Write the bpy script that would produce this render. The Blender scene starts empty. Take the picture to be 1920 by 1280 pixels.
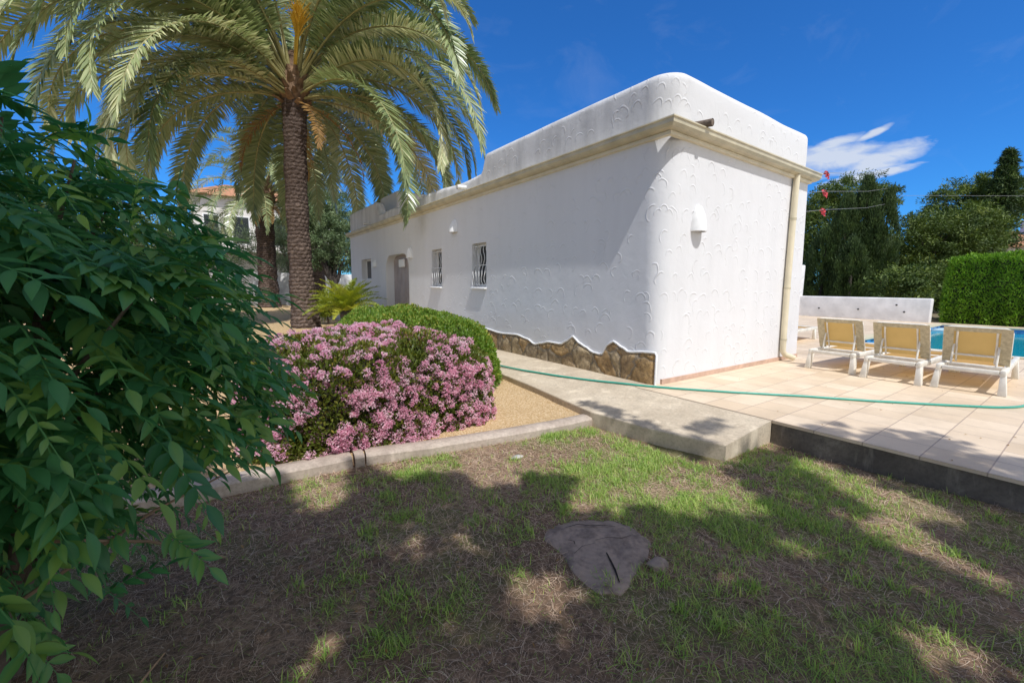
import bpy, bmesh, math, random
import numpy as np
from mathutils import Vector, Matrix, noise
random.seed(7); RNG = np.random.default_rng(11)
PI = math.pi
scene = bpy.context.scene
COL = scene.collection
R_ = math.radians

# ------------------------------------------------------------------ helpers
def tag(o, label=None, cat=None, group=None, kind=None):
    if label: o['label'] = label
    if cat: o['category'] = cat
    if group: o['group'] = group
    if kind: o['kind'] = kind
    return o

def empty(name, loc=(0, 0, 0), rz=0, label=None, cat=None, group=None):
    o = bpy.data.objects.new(name, None); COL.objects.link(o)
    o.location = loc; o.rotation_euler = (0, 0, rz); o.empty_display_size = .1
    return tag(o, label, cat, group)

def link(name, me, mats, parent=None, smooth=None):
    o = bpy.data.objects.new(name, me); COL.objects.link(o)
    if not isinstance(mats, (list, tuple)): mats = [mats]
    for m in mats: me.materials.append(m)
    if parent is not None: o.parent = parent
    if smooth is not None:
        for p in me.polygons: p.use_smooth = True
        me.set_sharp_from_angle(angle=R_(smooth))
    return o

def np_mesh(name, V, F, rnd=None):
    """V (N,3), F (M,k) with one face size; rnd (N,) a per-leaf random number"""
    V = np.asarray(V, dtype=np.float32); F = np.asarray(F, dtype=np.int32)
    me = bpy.data.meshes.new(name); k = F.shape[1]
    me.vertices.add(len(V)); me.vertices.foreach_set('co', V.ravel())
    me.loops.add(F.size); me.loops.foreach_set('vertex_index', F.ravel())
    me.polygons.add(len(F)); me.polygons.foreach_set('loop_start', np.arange(0, F.size, k, dtype=np.int32))
    me.update(calc_edges=True)
    if rnd is not None:
        a = me.attributes.new('rnd', 'FLOAT', 'POINT'); a.data.foreach_set('value', np.asarray(rnd, dtype=np.float32))
    return me

class MB:
    def __init__(s): s.v = []; s.f = []; s.m = []; s.r = []
    def add(s, vs, fs, m=0, r=0.):
        b = len(s.v); s.v += [tuple(p) for p in vs]; s.f += [tuple(i + b for i in q) for q in fs]
        s.m += [m] * len(fs); s.r += [r] * len(vs); return s
    def box(s, a, b, m=0):
        x0, y0, z0 = a; x1, y1, z1 = b
        return s.add([(x0,y0,z0),(x1,y0,z0),(x1,y1,z0),(x0,y1,z0),(x0,y0,z1),(x1,y0,z1),(x1,y1,z1),(x0,y1,z1)],
                     [(0,3,2,1),(4,5,6,7),(0,1,5,4),(1,2,6,5),(2,3,7,6),(3,0,4,7)], m)
    def tube(s, pts, rad, n=8, m=0, caps=True, r=0.):
        pts = [Vector(p) for p in pts]; k = len(pts)
        rs = rad if isinstance(rad, (list, tuple)) else [rad] * k
        vs = []; prev = None
        for i, p in enumerate(pts):
            t = (pts[min(i+1, k-1)] - pts[max(i-1, 0)]).normalized()
            if prev is None:
                a = Vector((0,0,1)) if abs(t.z) < .9 else Vector((1,0,0)); u = t.cross(a).normalized()
            else: u = (prev - t * prev.dot(t)).normalized()
            prev = u; w = t.cross(u)
            for j in range(n):
                a = 2*PI*j/n; vs.append(p + (u*math.cos(a) + w*math.sin(a)) * rs[i])
        fs = [(i*n+j, i*n+(j+1) % n, (i+1)*n+(j+1) % n, (i+1)*n+j) for i in range(k-1) for j in range(n)]
        if caps: fs += [tuple(range(n))[::-1], tuple((k-1)*n+j for j in range(n))]
        return s.add(vs, fs, m, r)
    def lathe(s, prof, n=24, c=(0,0,0), a0=0, a1=2*PI, m=0):
        full = abs(a1-a0-2*PI) < 1e-6; nn = n if full else n+1; vs = []
        for (r, z) in prof:
            for j in range(nn):
                a = a0 + (a1-a0)*j/n; vs.append((c[0]+r*math.cos(a), c[1]+r*math.sin(a), c[2]+z))
        fs = [(i*nn+j, i*nn+(j+1) % nn, (i+1)*nn+(j+1) % nn, (i+1)*nn+j) for i in range(len(prof)-1) for j in range(n)]
        return s.add(vs, fs, m)
    def sweep(s, path, prof, closed=False, m=0):
        """path: list of 2D points + outward normals scaled; prof: (out, z)"""
        k = len(prof); vs = []
        for (x, y, nx, ny) in path:
            for (o, z) in prof: vs.append((x+nx*o, y+ny*o, z))
        n = len(path); fs = []
        for i in range(n if closed else n-1):
            j = (i+1) % n
            for q in range(k-1): fs.append((i*k+q, j*k+q, j*k+q+1, i*k+q+1))
        if not closed: fs += [tuple(range(k)), tuple((n-1)*k+q for q in range(k))[::-1]]
        return s.add(vs, fs, m)
    def build(s, name, mats, parent=None, smooth=None, bevel=None, seg=2):
        me = bpy.data.meshes.new(name); me.from_pydata(s.v, [], s.f)
        for p, q in zip(me.polygons, s.m): p.material_index = q
        a = me.attributes.new('rnd', 'FLOAT', 'POINT'); a.data.foreach_set('value', np.array(s.r, dtype=np.float32))
        bm = bmesh.new(); bm.from_mesh(me); bmesh.ops.recalc_face_normals(bm, faces=bm.faces)
        if bevel:
            es = [e for e in bm.edges if len(e.link_faces) == 2 and e.calc_face_angle(0) > R_(30)]
            bmesh.ops.bevel(bm, geom=es, offset=bevel, segments=seg, affect='EDGES', profile=.5)
        bm.to_mesh(me); bm.free()
        return link(name, me, mats, parent, smooth)

# ------------------------------------------------------------------ materials
class NT:
    def __init__(s, name):
        s.mat = bpy.data.materials.new(name); s.mat.use_nodes = True; s.t = s.mat.node_tree
        s.t.nodes.clear(); s.out = s.t.nodes.new('ShaderNodeOutputMaterial')
    def n(s, typ, **kw):
        nd = s.t.nodes.new('ShaderNode' + typ); ins = kw.pop('i', {})
        for k, v in kw.items(): setattr(nd, k, v)
        for k, v in ins.items():
            sk = nd.inputs[k]
            if isinstance(v, bpy.types.NodeSocket): s.t.links.new(v, sk)
            else: sk.default_value = v
        return nd
    def math(s, op, a, b=None, c=None, clamp=False):
        i = {0: a}
        if b is not None: i[1] = b
        if c is not None: i[2] = c
        return s.n('Math', operation=op, use_clamp=clamp, i=i).outputs[0]
    def mix(s, f, a, b, bt='MIX'):
        def c(v): return v if isinstance(v, bpy.types.NodeSocket) or len(v) == 4 else (*v, 1)
        return s.n('Mix', data_type='RGBA', blend_type=bt, i={0: f, 6: c(a), 7: c(b)}).outputs[2]
    def ramp(s, f, st, interp='LINEAR'):
        nd = s.n('ValToRGB', i={0: f}); cr = nd.color_ramp; cr.interpolation = interp
        while len(cr.elements) < len(st): cr.elements.new(.5)
        for e, (p, c) in zip(cr.elements, st):
            e.position = p; e.color = (*c, 1) if hasattr(c, '__len__') else (c, c, c, 1)
        return nd.outputs[0]
    def noise(s, vec, sc, det=4, rough=.55, dist=0., dim='3D'):
        i = {'Scale': sc, 'Detail': det, 'Roughness': rough, 'Distortion': dist}
        if vec is not None: i['Vector'] = vec
        return s.n('TexNoise', noise_dimensions=dim, i=i).outputs[0]
    def co(s, which='Object'): return s.n('TexCoord').outputs[which]
    def sep(s, v): return s.n('SeparateXYZ', i={0: v}).outputs
    def comb(s, x, y, z=0.): return s.n('CombineXYZ', i={0: x, 1: y, 2: z}).outputs[0]
    def scale(s, v, x, y, z): return s.n('Mapping', i={0: v, 3: (x, y, z)}).outputs[0]
    def bump(s, h, strength=.5, dist=.01, nrm=None):
        i = {'Height': h, 'Strength': strength, 'Distance': dist}
        if nrm is not None: i['Normal'] = nrm
        return s.n('Bump', i=i).outputs[0]
    def attr(s, nm): return s.n('Attribute', attribute_name=nm).outputs['Fac']
    def bsdf(s, base, rough=.6, nrm=None, metallic=0., spec=.5, **kw):
        i = {'Base Color': base if isinstance(base, bpy.types.NodeSocket) else (*base, 1), 'Roughness': rough, 'Metallic': metallic, 'Specular IOR Level': spec}
        if nrm is not None: i['Normal'] = nrm
        i.update(kw)
        return s.n('BsdfPrincipled', i=i).outputs[0]
    def done(s, sh): s.t.links.new(sh, s.out.inputs[0]); return s.mat

def plain(name, c, rough=.6, var=.12, sc=8, bs=.15, bd=.003, bsc=60, **kw):
    t = NT(name); co = t.co(); nz = t.noise(co, sc, 5)
    c2 = tuple(v*(1-var*1.6) for v in c); c1 = tuple(min(1, v*(1+var*.6)) for v in c)
    col = t.mix(t.ramp(nz, [(.3, 0), (.7, 1)]), c2, c1)
    return t.done(t.bsdf(col, rough, t.bump(t.noise(co, bsc, 3), bs, bd), **kw))

def leafmat(name, c1, c2, c3, rough=.45, tr=.35, trc=None, spec=.4, bright=1.0):
    """three leaf colours spread by the per-leaf number 'rnd'"""
    t = NT(name); r = t.attr('rnd')
    col = t.ramp(r, [(0., c1), (.55, c2), (1., c3)])
    nz = t.noise(t.co(), 3., 2)
    col = t.mix(t.math('MULTIPLY', nz, .35), col, tuple(v*.6 for v in c2))
    b = t.bsdf(col, rough, None, spec=spec)
    tc = t.n('HueSaturation', i={'Saturation': 1.15, 'Value': 1.5, 'Color': col}).outputs[0] if trc is None else t.mix(.5, col, trc)
    tl = t.n('BsdfTranslucent', i={'Color': tc}).outputs[0]
    return t.done(t.n('MixShader', i={0: tr, 1: b, 2: tl}).outputs[0])

def plaster(name, arcs=True, base=(.69, .69, .705), dirt=.35):
    t = NT(name); co = t.co(); x, y, z = t.sep(co)
    u = t.math('SUBTRACT', x, y)
    wob = t.noise(co, 1.1, 3)
    h = t.math('MULTIPLY', t.noise(co, 2.3, 2, .4), 1.1)
    h = t.math('ADD', h, t.math('MULTIPLY', t.noise(co, 45, 3), .06)); h = t.math('ADD', h, t.math('MULTIPLY', t.noise(t.scale(co, 1, 1, 1), 7.5, 4, .6, 1.2), .28))
    if arcs:
        for k, (sc, off, r0, ww, amt) in enumerate([(3.3, 0., .27, .045, .40), (4.3, 7.3, .27, .055, .32), (2.7, 3.1, .20, .035, .38)]):
            d = t.n('TexNoise', i={'Vector': co, 'Scale': 3.1, 'Detail': 2}).outputs[1]
            dx, dy, dz = t.sep(d)
            uu = t.math('ADD', t.math('MULTIPLY_ADD', u, sc, off), t.math('MULTIPLY', dx, .42))
            vv = t.math('ADD', t.math('MULTIPLY', z, sc*.95), t.math('MULTIPLY', dy, .42))
            p = t.comb(uu, vv)
            vo = t.n('TexVoronoi', voronoi_dimensions='2D', i={'Vector': p, 'Scale': 1., 'Randomness': .95})
            dl = t.n('VectorMath', operation='SUBTRACT', i={0: p, 1: vo.outputs['Position']}).outputs[0]
            ln = t.n('VectorMath', operation='LENGTH', i={0: dl}).outputs['Value']
            cr, cg, cb = t.sep(vo.outputs['Color'])
            ang = t.math('MULTIPLY_ADD', cr, 2.6, .27)
            dirv = t.comb(t.math('COSINE', ang), t.math('SINE', ang))
            dt = t.n('VectorMath', operation='DOT_PRODUCT', i={0: dl, 1: dirv}).outputs['Value']
            rr = t.math('MULTIPLY_ADD', cb, .1, r0-.06)
            df = t.math('DIVIDE', t.math('SUBTRACT', ln, rr), ww)
            ring = t.math('SUBTRACT', 1., t.math('MULTIPLY', df, df), clamp=True)
            # gentle rise outside the ring as a trowelled ledge
            mask = t.math('MULTIPLY', t.math('MULTIPLY_ADD', dt, 7, .15, clamp=True), t.math('GREATER_THAN', cg, .5))
            h = t.math('ADD', h, t.math('MULTIPLY', t.math('MULTIPLY', ring, mask), amt))
    st = t.noise(t.scale(co, 2.2, 2.2, .35), 1.6, 5, .6)
    dm = t.math('MULTIPLY', t.ramp(st, [(.42, 0), (.72, 1)]), dirt)
    if dirt > .5: dm = t.math('MULTIPLY', dm, t.math('MULTIPLY_ADD', x, -4., 19.6, clamp=True)); dm = t.math('ADD', t.math('MULTIPLY', dm, .75), .0)
    c = t.mix(dm, base, tuple(v*.62 for v in base))
    return t.done(t.bsdf(c, .85, t.bump(h, .75, .014), spec=.25))

M = {}
M['plaster'] = plaster('white_plaster', True, dirt=.12)
M['parapet'] = plaster('weathered_plaster', True, (.67, .67, .68), 1.)
M['white'] = plain('white_paint', (.8, .8, .8), .7, .06)
M['white_wall'] = plain('white_wall_paint', (.74, .73, .73), .8, .12, 2.5, .5, .01, 14)
M['cream'] = plain('cream_gutter', (.58, .52, .37), .42, .16, 3, .1, .001)
M['cream_light'] = plain('cream_board', (.72, .65, .48), .5, .1, 3)
M['plastic'] = plain('white_plastic', (.76, .73, .66), .4, .14, 9, .06)
M['metal_white'] = plain('white_iron', (.7, .7, .7), .5, .08, 20)
M['dark_metal'] = plain('dark_metal', (.06, .06, .06), .5, .2, 20)
M['door'] = plain('brown_door', (.36, .30, .285), .5, .12, 4)
M['trunk_dark'] = plain('dark_bark', (.07, .055, .045), .9, .35, 10, .8, .02, 18)
M['bark'] = plain('grey_bark', (.17, .13, .1), .9, .35, 8, .8, .02, 25)
M['rock'] = plain('pale_rock', (.5, .48, .45), .85, .25, 14, .6, .01, 30)
M['skirting'] = plain('clay_skirting', (.56, .38, .29), .6, .15, 9)
M['hose'] = plain('green_hose', (.05, .36, .27), .35, .1, 20, .02)
M['roof_tile'] = plain('clay_roof_tile', (.52, .25, .13), .8, .3, 9, .5, .02, 12)
M['far_wall'] = plain('far_white_wall', (.72, .68, .64), .8, .08, 3)
M['red'] = plain('red_cloth', (.5, .045, .06), .7, .1)
M['wire'] = plain('grey_wire', (.30, .30, .30), .6, .1)
M['concrete'] = None

def mat_fabric():
    t = NT('tan_sling_fabric'); co = t.co('Object'); x, y, z = t.sep(co)
    w = t.math('SINE', t.math('MULTIPLY', z, 900.)); w2 = t.math('SINE', t.math('MULTIPLY', y, 900.))
    c = t.mix(t.ramp(t.noise(co, 5, 3), [(.3, 0), (.7, 1)]), (.48, .29, .08), (.60, .39, .13))
    b = t.bsdf(c, .7, t.bump(t.math('ADD', w, w2), .1, .001))
    tl = t.n('BsdfTranslucent', i={'Color': (.75, .50, .17, 1)}).outputs[0]
    return t.done(t.n('MixShader', i={0: .45, 1: b, 2: tl}).outputs[0])
M['fabric'] = mat_fabric()

M['hem'] = plain('sling_hem', (.52, .45, .30), .75, .2, 30, .3, .002, 200)
def mat_glass():
    t = NT('dark_window_glass'); return t.done(t.bsdf((.03, .035, .04), .08, spec=.7))
M['glass'] = mat_glass()

def mat_stone():
    t = NT('rubble_stone'); co = t.co(); x, y, z = t.sep(co)
    p = t.comb(t.math('ADD', x, y), t.math('MULTIPLY', z, .8))
    wn = t.n('TexNoise', i={'Vector': co, 'Scale': 4., 'Detail': 3}).outputs[1]
    p = t.n('VectorMath', operation='MULTIPLY_ADD', i={0: wn, 1: (.22, .22, 0), 2: p}).outputs[0]
    vo = t.n('TexVoronoi', voronoi_dimensions='2D', i={'Vector': p, 'Scale': 3.1}); ed = t.n('TexVoronoi', voronoi_dimensions='2D', feature='DISTANCE_TO_EDGE', i={'Vector': p, 'Scale': 3.1})
    r, g, b = t.sep(vo.outputs['Color'])
    c = t.ramp(r, [(0, (.44, .29, .14)), (.35, (.56, .37, .17)), (.65, (.40, .32, .22)), (1, (.58, .45, .27))])
    nz = t.noise(co, 14, 6, .7); c = t.mix(t.ramp(nz, [(.35, .7), (.65, 0.)]), c, (.13, .09, .06))
    c = t.mix(t.ramp(ed.outputs[0], [(.0, 1), (.05, 0)]), c, (.26, .22, .17))
    h = t.math('ADD', t.math('MULTIPLY', nz, .8), t.math('MULTIPLY', t.ramp(ed.outputs[0], [(0, 0), (.12, 1)]), .9))
    h = t.math('ADD', h, t.math('MULTIPLY', t.noise(co, 5, 3), .8))
    return t.done(t.bsdf(c, .9, t.bump(h, 1., .035), spec=.2))
M['stone'] = mat_stone()

def mat_terrace():
    t = NT('terrace_tile'); co = t.co(); x, y, z = t.sep(co)
    ys = t.math('DIVIDE', t.math('ADD', y, -.02), .335); xs = t.math('DIVIDE', t.math('SUBTRACT', x, 4.16), .335)
    def line(v, w):
        fr = t.math('FRACT', v); d = t.math('MINIMUM', fr, t.math('SUBTRACT', 1., fr)); return t.math('LESS_THAN', d, w)
    g = t.math('MAXIMUM', line(ys, .012), line(xs, .010))
    idn = t.n('TexWhiteNoise', noise_dimensions='2D', i={'Vector': t.comb(t.math('FLOOR', xs), t.math('FLOOR', ys))}).outputs[0]
    c = t.mix(idn, (.64, .50, .35), (.78, .64, .48))
    c = t.mix(t.math('MULTIPLY', t.ramp(t.noise(co, 1.6, 8, .7), [(.4, 0), (.68, 1)]), .55), c, (.46, .36, .25))
    sp = t.noise(co, 90, 2); c = t.mix(t.math('MULTIPLY', t.ramp(sp, [(.55, 0), (.75, 1)]), .25), c, (.45, .33, .24))
    c = t.mix(t.math('MULTIPLY', g, .75), c, (.30, .22, .18))
    h = t.math('SUBTRACT', t.math('MULTIPLY', sp, .1), g)
    return t.done(t.bsdf(c, .55, t.bump(h, .3, .003), spec=.35))
M['terrace'] = mat_terrace()

def mat_concrete(name, c1, c2, c3, sc=1.6):
    t = NT(name); co = t.co()
    a = t.noise(co, sc, 7, .65, .3); b = t.noise(co, 40, 4, .7); d = t.noise(co, sc*4, 5, .7)
    c = t.ramp(a, [(.3, c1), (.55, c2), (.75, c3)])
    c = t.mix(t.math('MULTIPLY', t.ramp(b, [(.45, 0), (.7, 1)]), .45), c, tuple(v*.55 for v in c1))
    c = t.mix(t.math('MULTIPLY', t.ramp(d, [(.52, 0), (.70, 1)]), .5), c, tuple(v*.6 for v in c2))
    v_ = t.noise(t.scale(co, 2.4, 2.4, .5), 1.9, 5, .65); c = t.mix(t.math('MULTIPLY', t.ramp(v_, [(.55, 0), (.66, 1)]), .45), c, tuple(v*1.25 for v in c3))
    return t.done(t.bsdf(c, .9, t.bump(t.math('ADD', b, t.math('MULTIPLY', d, 1.5)), .5, .006), spec=.2))
M['path'] = mat_concrete('path_concrete', (.46, .38, .28), (.58, .49, .37), (.66, .57, .44))
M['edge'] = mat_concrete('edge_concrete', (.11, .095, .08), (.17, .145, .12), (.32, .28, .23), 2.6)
M['kerb'] = mat_concrete('weathered_kerb', (.36, .29, .24), (.48, .40, .33), (.56, .48, .40), 4)

def mat_soil():
    t = NT('lawn_soil'); co = t.co()
    a = t.noise(co, .9, 6, .6); b = t.noise(co, 28, 6, .75); c_ = t.noise(co, 110, 3, .7)
    c = t.ramp(a, [(.3, (.19, .12, .075)), (.5, (.34, .22, .14)), (.7, (.52, .37, .24))])
    c = t.mix(t.ramp(b, [(.4, .75), (.62, 0)]), c, (.075, .055, .042))
    c = t.mix(t.ramp(c_, [(.58, 0), (.72, .7)]), c, (.46, .37, .29))
    g = t.math('MULTIPLY', t.ramp(t.noise(t.scale(co, 1, 1, 1), 1.4, 5), [(.5, 0), (.62, 1)]), .45)
    c = t.mix(g, c, (.14, .19, .05))
    h = t.math('ADD', b, t.math('MULTIPLY', c_, .5))
    return t.done(t.bsdf(c, .95, t.bump(h, .9, .015), spec=.1))
M['soil'] = mat_soil()

def mat_gravel():
    t = NT('ochre_gravel'); co = t.co()
    vo = t.n('TexVoronoi', i={'Vector': co, 'Scale': 75., 'Randomness': 1.})
    r, g, b = t.sep(vo.outputs['Color'])
    c = t.ramp(r, [(0, (.40, .26, .12)), (.5, (.56, .39, .20)), (1, (.68, .52, .33))])
    c = t.mix(t.math('MULTIPLY', t.noise(co, 2, 4), .3), c, (.42, .31, .20))
    h = t.math('SUBTRACT', 1., vo.outputs['Distance'])
    return t.done(t.bsdf(c, .9, t.bump(h, .8, .01), spec=.15))
M['gravel'] = mat_gravel()
M['far_ground'] = mat_concrete('far_ground', (.16, .13, .08), (.22, .18, .11), (.13, .14, .06), .3)

def mat_water():
    t = NT('pool_water'); co = t.co()
    h = t.noise(t.scale(co, 1, 1, 1), 2.2, 3, .5, .6)
    b = t.bsdf((.004, .33, .48), .08, t.bump(h, .12, .03), spec=.35)
    return t.done(b)
M['water'] = mat_water()

def mat_pool():
    t = NT('pool_mosaic'); co = t.co(); x, y, z = t.sep(co)
    def chk(v, n): return t.math('FLOOR', t.math('MULTIPLY', v, n))
    idn = t.n('TexWhiteNoise', noise_dimensions='3D', i={'Vector': t.comb(chk(x, 12.), chk(y, 12.), chk(z, 12.))}).outputs[0]
    c = t.mix(idn, (.05, .20, .46), (.12, .33, .60))
    fr = t.math('FRACT', t.math('MULTIPLY', t.math('ADD', x, y), 1.9)); zz = t.math('ABSOLUTE', t.math('ADD', z, .07))
    d = t.math('MULTIPLY', t.math('LESS_THAN', fr, .42), t.math('LESS_THAN', zz, .022))
    c = t.mix(d, c, (.015, .05, .16))
    return t.done(t.bsdf(c, .25))
M['pool'] = mat_pool()

def mat_stump():
    t = NT('stump_wood'); co = t.co(); x, y, z = t.sep(co)
    nz = t.noise(co, 5, 4)
    r = t.math('SQRT', t.math('ADD', t.math('MULTIPLY', x, x), t.math('MULTIPLY', y, y)))
    rr = t.math('SINE', t.math('MULTIPLY_ADD', r, 190., t.math('MULTIPLY', nz, 9.)))
    c = t.mix(t.math('MULTIPLY_ADD', rr, .08, .3), (.40, .31, .25), (.25, .19, .155))
    c = t.mix(t.math('MULTIPLY', t.ramp(t.noise(co, 11, 5, .7), [(.45, 0), (.65, 1)]), .6), c, (.11, .085, .075))
    return t.done(t.bsdf(c, .9, t.bump(t.math('ADD', t.math('MULTIPLY', rr, .10), t.noise(co, 30, 5)), .6, .006), spec=.15))
M['stump'] = mat_stump()

M['palm_leaf'] = leafmat('palm_leaflet', (.14, .21, .085), (.37, .43, .20), (.84, .82, .52), .32, .16, spec=.6)
M['palm_rachis'] = plain('palm_rachis', (.36, .33, .14), .5, .2, 3)
M['palm_boot'] = plain('palm_leaf_base', (.22, .13, .07), .85, .4, 8, .6, .02, 20)
M['palm_fruit'] = plain('palm_fruit_stalk', (.72, .46, .06), .55, .15, 8)
M['dead_leaf'] = leafmat('dead_palm_leaflet', (.28, .15, .05), (.40, .24, .08), (.50, .33, .14), .7, .2)
M['cycad_leaf'] = leafmat('cycad_leaflet', (.14, .20, .02), (.30, .36, .04), (.50, .50, .08), .35, .25, spec=.5)
M['shrub_leaf'] = leafmat('shrub_leaf', (.04, .15, .06), (.085, .27, .09), (.24, .40, .08), .42, .36, spec=.45)
M['hedge_leaf'] = leafmat('clipped_hedge_leaf', (.08, .16, .02), (.20, .33, .045), (.44, .38, .08), .45, .3)
M['flower_leaf'] = leafmat('flower_bush_leaf', (.06, .09, .015), (.15, .19, .03), (.34, .27, .05), .45, .3)
M['petal'] = leafmat('pink_petal', (.66, .30, .42), (.82, .50, .61), (.90, .73, .77), .6, .35)
M['grass'] = leafmat('grass_blade', (.17, .31, .07), (.40, .54, .13), (.74, .70, .26), .5, .35)
M['straw'] = leafmat('dry_straw', (.30, .20, .13), (.66, .48, .34), (.92, .78, .60), .8, .15)
M['pine_leaf'] = leafmat('pine_needles', (.045, .08, .015), (.11, .165, .03), (.22, .27, .05), .6, .15)
M['cypress_leaf'] = leafmat('cypress_leaf', (.03, .055, .018), (.065, .11, .028), (.13, .19, .05), .6, .12)
M['hedge_far'] = leafmat('conifer_hedge_leaf', (.08, .19, .012), (.17, .34, .02), (.30, .46, .045), .6, .2)
M['olive_leaf'] = leafmat('olive_leaf', (.11, .15, .07), (.20, .26, .13), (.32, .38, .20), .5, .2)
M['dark_tree_leaf'] = leafmat('carob_leaf', (.08, .13, .055), (.17, .24, .11), (.31, .38, .20), .5, .2)
M['shade_leaf'] = leafmat('shade_tree_leaf', (.04, .08, .02), (.08, .14, .03), (.15, .2, .05), .5, .2)

def mat_palm_trunk():
    t = NT('palm_trunk'); co = t.co(); x, y, z = t.sep(co)
    a = t.math('ARCTAN2', y, x)
    wz = t.noise(co, 5, 5, .7)
    u = t.math('MULTIPLY_ADD', wz, 1.6, t.math('MULTIPLY', a, 11/(2*PI))); row = t.math('MULTIPLY_ADD', wz, 1.9, t.math('MULTIPLY', z, 9.5))
    fr = t.math('FRACT', row); off = t.math('MULTIPLY', t.math('MODULO', t.math('FLOOR', row), 2.), .5)
    fu = t.math('FRACT', t.math('ADD', u, off))
    dia = t.math('ADD', t.math('ABSOLUTE', t.math('SUBTRACT', fu, .5)), t.math('MULTIPLY', t.math('ABSOLUTE', t.math('SUBTRACT', fr, .5)), 1.1))
    h = t.ramp(dia, [(.2, 1.), (.75, 0.)])
    c = t.mix(t.ramp(fr, [(0., 0.), (.25, .9), (.8, .7), (1., 0.)]), (.05, .036, .031), (.30, .225, .185))
    c = t.mix(t.math('MULTIPLY', t.ramp(t.math('ADD', t.noise(co, 1.3, 4, .6), t.math('MULTIPLY', z, .05)), [(.5, 0), (.85, 1)]), .75), c, (.07, .05, .042))
    c = t.mix(t.math('MULTIPLY', t.ramp(t.noise(co, 9, 5, .7), [(.42, 0), (.6, 1)]), .85), c, (.085, .062, .052))
    return t.done(t.bsdf(c, .92, t.bump(t.math('ADD', h, t.noise(co, 22, 4, .7)), .9, .05), spec=.1))
M['palm_trunk'] = mat_palm_trunk()

# ------------------------------------------------------------------ leaf machinery (numpy)
def unit(a): return a / np.maximum(np.linalg.norm(a, axis=-1, keepdims=True), 1e-9)
def rand_dirs(n): return unit(RNG.normal(size=(n, 3)))

def leaf_quads(P, D, W, ln, wd, rnd, cup=.25):
    """diamond-ish folded leaves: base, two mids, tip -> 2 tris as a bent quad pair. P base, D direction, W width dir"""
    n = len(P); ln = np.broadcast_to(ln, (n,))[:, None]; wd = np.broadcast_to(wd, (n,))[:, None]
    N = unit(np.cross(D, W))
    v0 = P; v1 = P + D*ln*.5 + W*wd*.5 + N*wd*cup; v2 = P + D*ln; v3 = P + D*ln*.5 - W*wd*.5 + N*wd*cup
    V = np.stack([v0, v1, v2, v3], 1).reshape(-1, 3)
    b = np.arange(n)[:, None]*4
    F = np.concatenate([b + [0, 1, 2], b + [0, 2, 3]], 0)
    return V, F, np.repeat(rnd, 4)

def scatter_leaves(name, mat, P, N, ln, wd, parent=None, spread=.8, down=.0, rnd=None):
    n = len(P); D = unit(N*(1-spread) + rand_dirs(n)*spread + np.array([0, 0, -down])); W = unit(np.cross(D, rand_dirs(n)))
    if rnd is None: rnd = RNG.random(n)
    V, F, r = leaf_quads(P, D, W, ln*RNG.uniform(.7, 1.25, n), wd*RNG.uniform(.7, 1.2, n), rnd)
    return link(name, np_mesh(name, V, F, r), mat, parent)

def blob_points(blobs, clumps, per, cr, inner=.35):
    """leaf clumps through a set of ellipsoids -> points, outward normals, per-clump number"""
    vol = np.array([b[3]*b[4]*b[5] for b in blobs])**.75; vol = vol/vol.sum(); P = []; N = []; Q = []
    for b, k in zip(blobs, (vol*clumps).astype(int)+1):
        d = rand_dirs(k); rr = 1 - inner*RNG.random((k, 1))**1.6
        c = np.array(b[:3]) + d*rr*np.array(b[3:6])*(1+.12*RNG.normal(size=(k, 1)))
        tint = np.clip(RNG.normal(.45, .2, k), 0, 1)
        s = np.repeat(c, per, 0) + rand_dirs(k*per)*(RNG.random((k*per, 1))**.5)*cr*RNG.uniform(.5, 1.3, (k, 1)).repeat(per, 0)*np.array([1, 1, .75])
        P.append(s); N.append(unit(s-np.array(b[:3])*.999)); Q.append(np.clip(tint.repeat(per)+RNG.normal(0, .12, k*per), 0, 1))
    return np.concatenate(P), np.concatenate(N), np.concatenate(Q)

def tree(name, label, cat, base, blobs, trunk, leaf, bark, clumps, per, cr, ln, wd, group=None, limbs=6, inner=.35, spread=.7, down=0.):
    root = empty(name, base, 0, label, cat, group); bx = Vector(base)
    P, N, Q = blob_points(blobs, clumps, per, cr, inner)
    scatter_leaves('crown', leaf, P - np.array(base), N, ln, wd, root, spread, down, Q)
    m = MB(); h = trunk[0]; r = trunk[1]; rr = random.Random(int(abs(base[0]*31+base[1]*17)))
    pts = [Vector((rr.uniform(-.04, .04)*h*i/5, rr.uniform(-.04, .04)*h*i/5, h*i/5)) for i in range(6)]
    m.tube(pts, [r*(1.25 if i == 0 else 1-.1*i) for i in range(6)], 10)
    for k in range(limbs):
        b = blobs[k % len(blobs)]
        e = Vector((b[0]+rr.uniform(-.5, .5)*b[3], b[1]+rr.uniform(-.5, .5)*b[4], b[2]+rr.uniform(-.3, .4)*b[5])) - bx
        s = pts[-1]*rr.uniform(.75, 1.); mid = s.lerp(e, .5)+Vector((0, 0, .08*h))
        m.tube([s, s.lerp(mid, .5)+Vector((rr.uniform(-.1,.1), rr.uniform(-.1,.1), 0)), mid, e], [r*.55, r*.42, r*.3, r*.1], 7)
    m.build('trunk', bark, root, 60)
    return root

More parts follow.
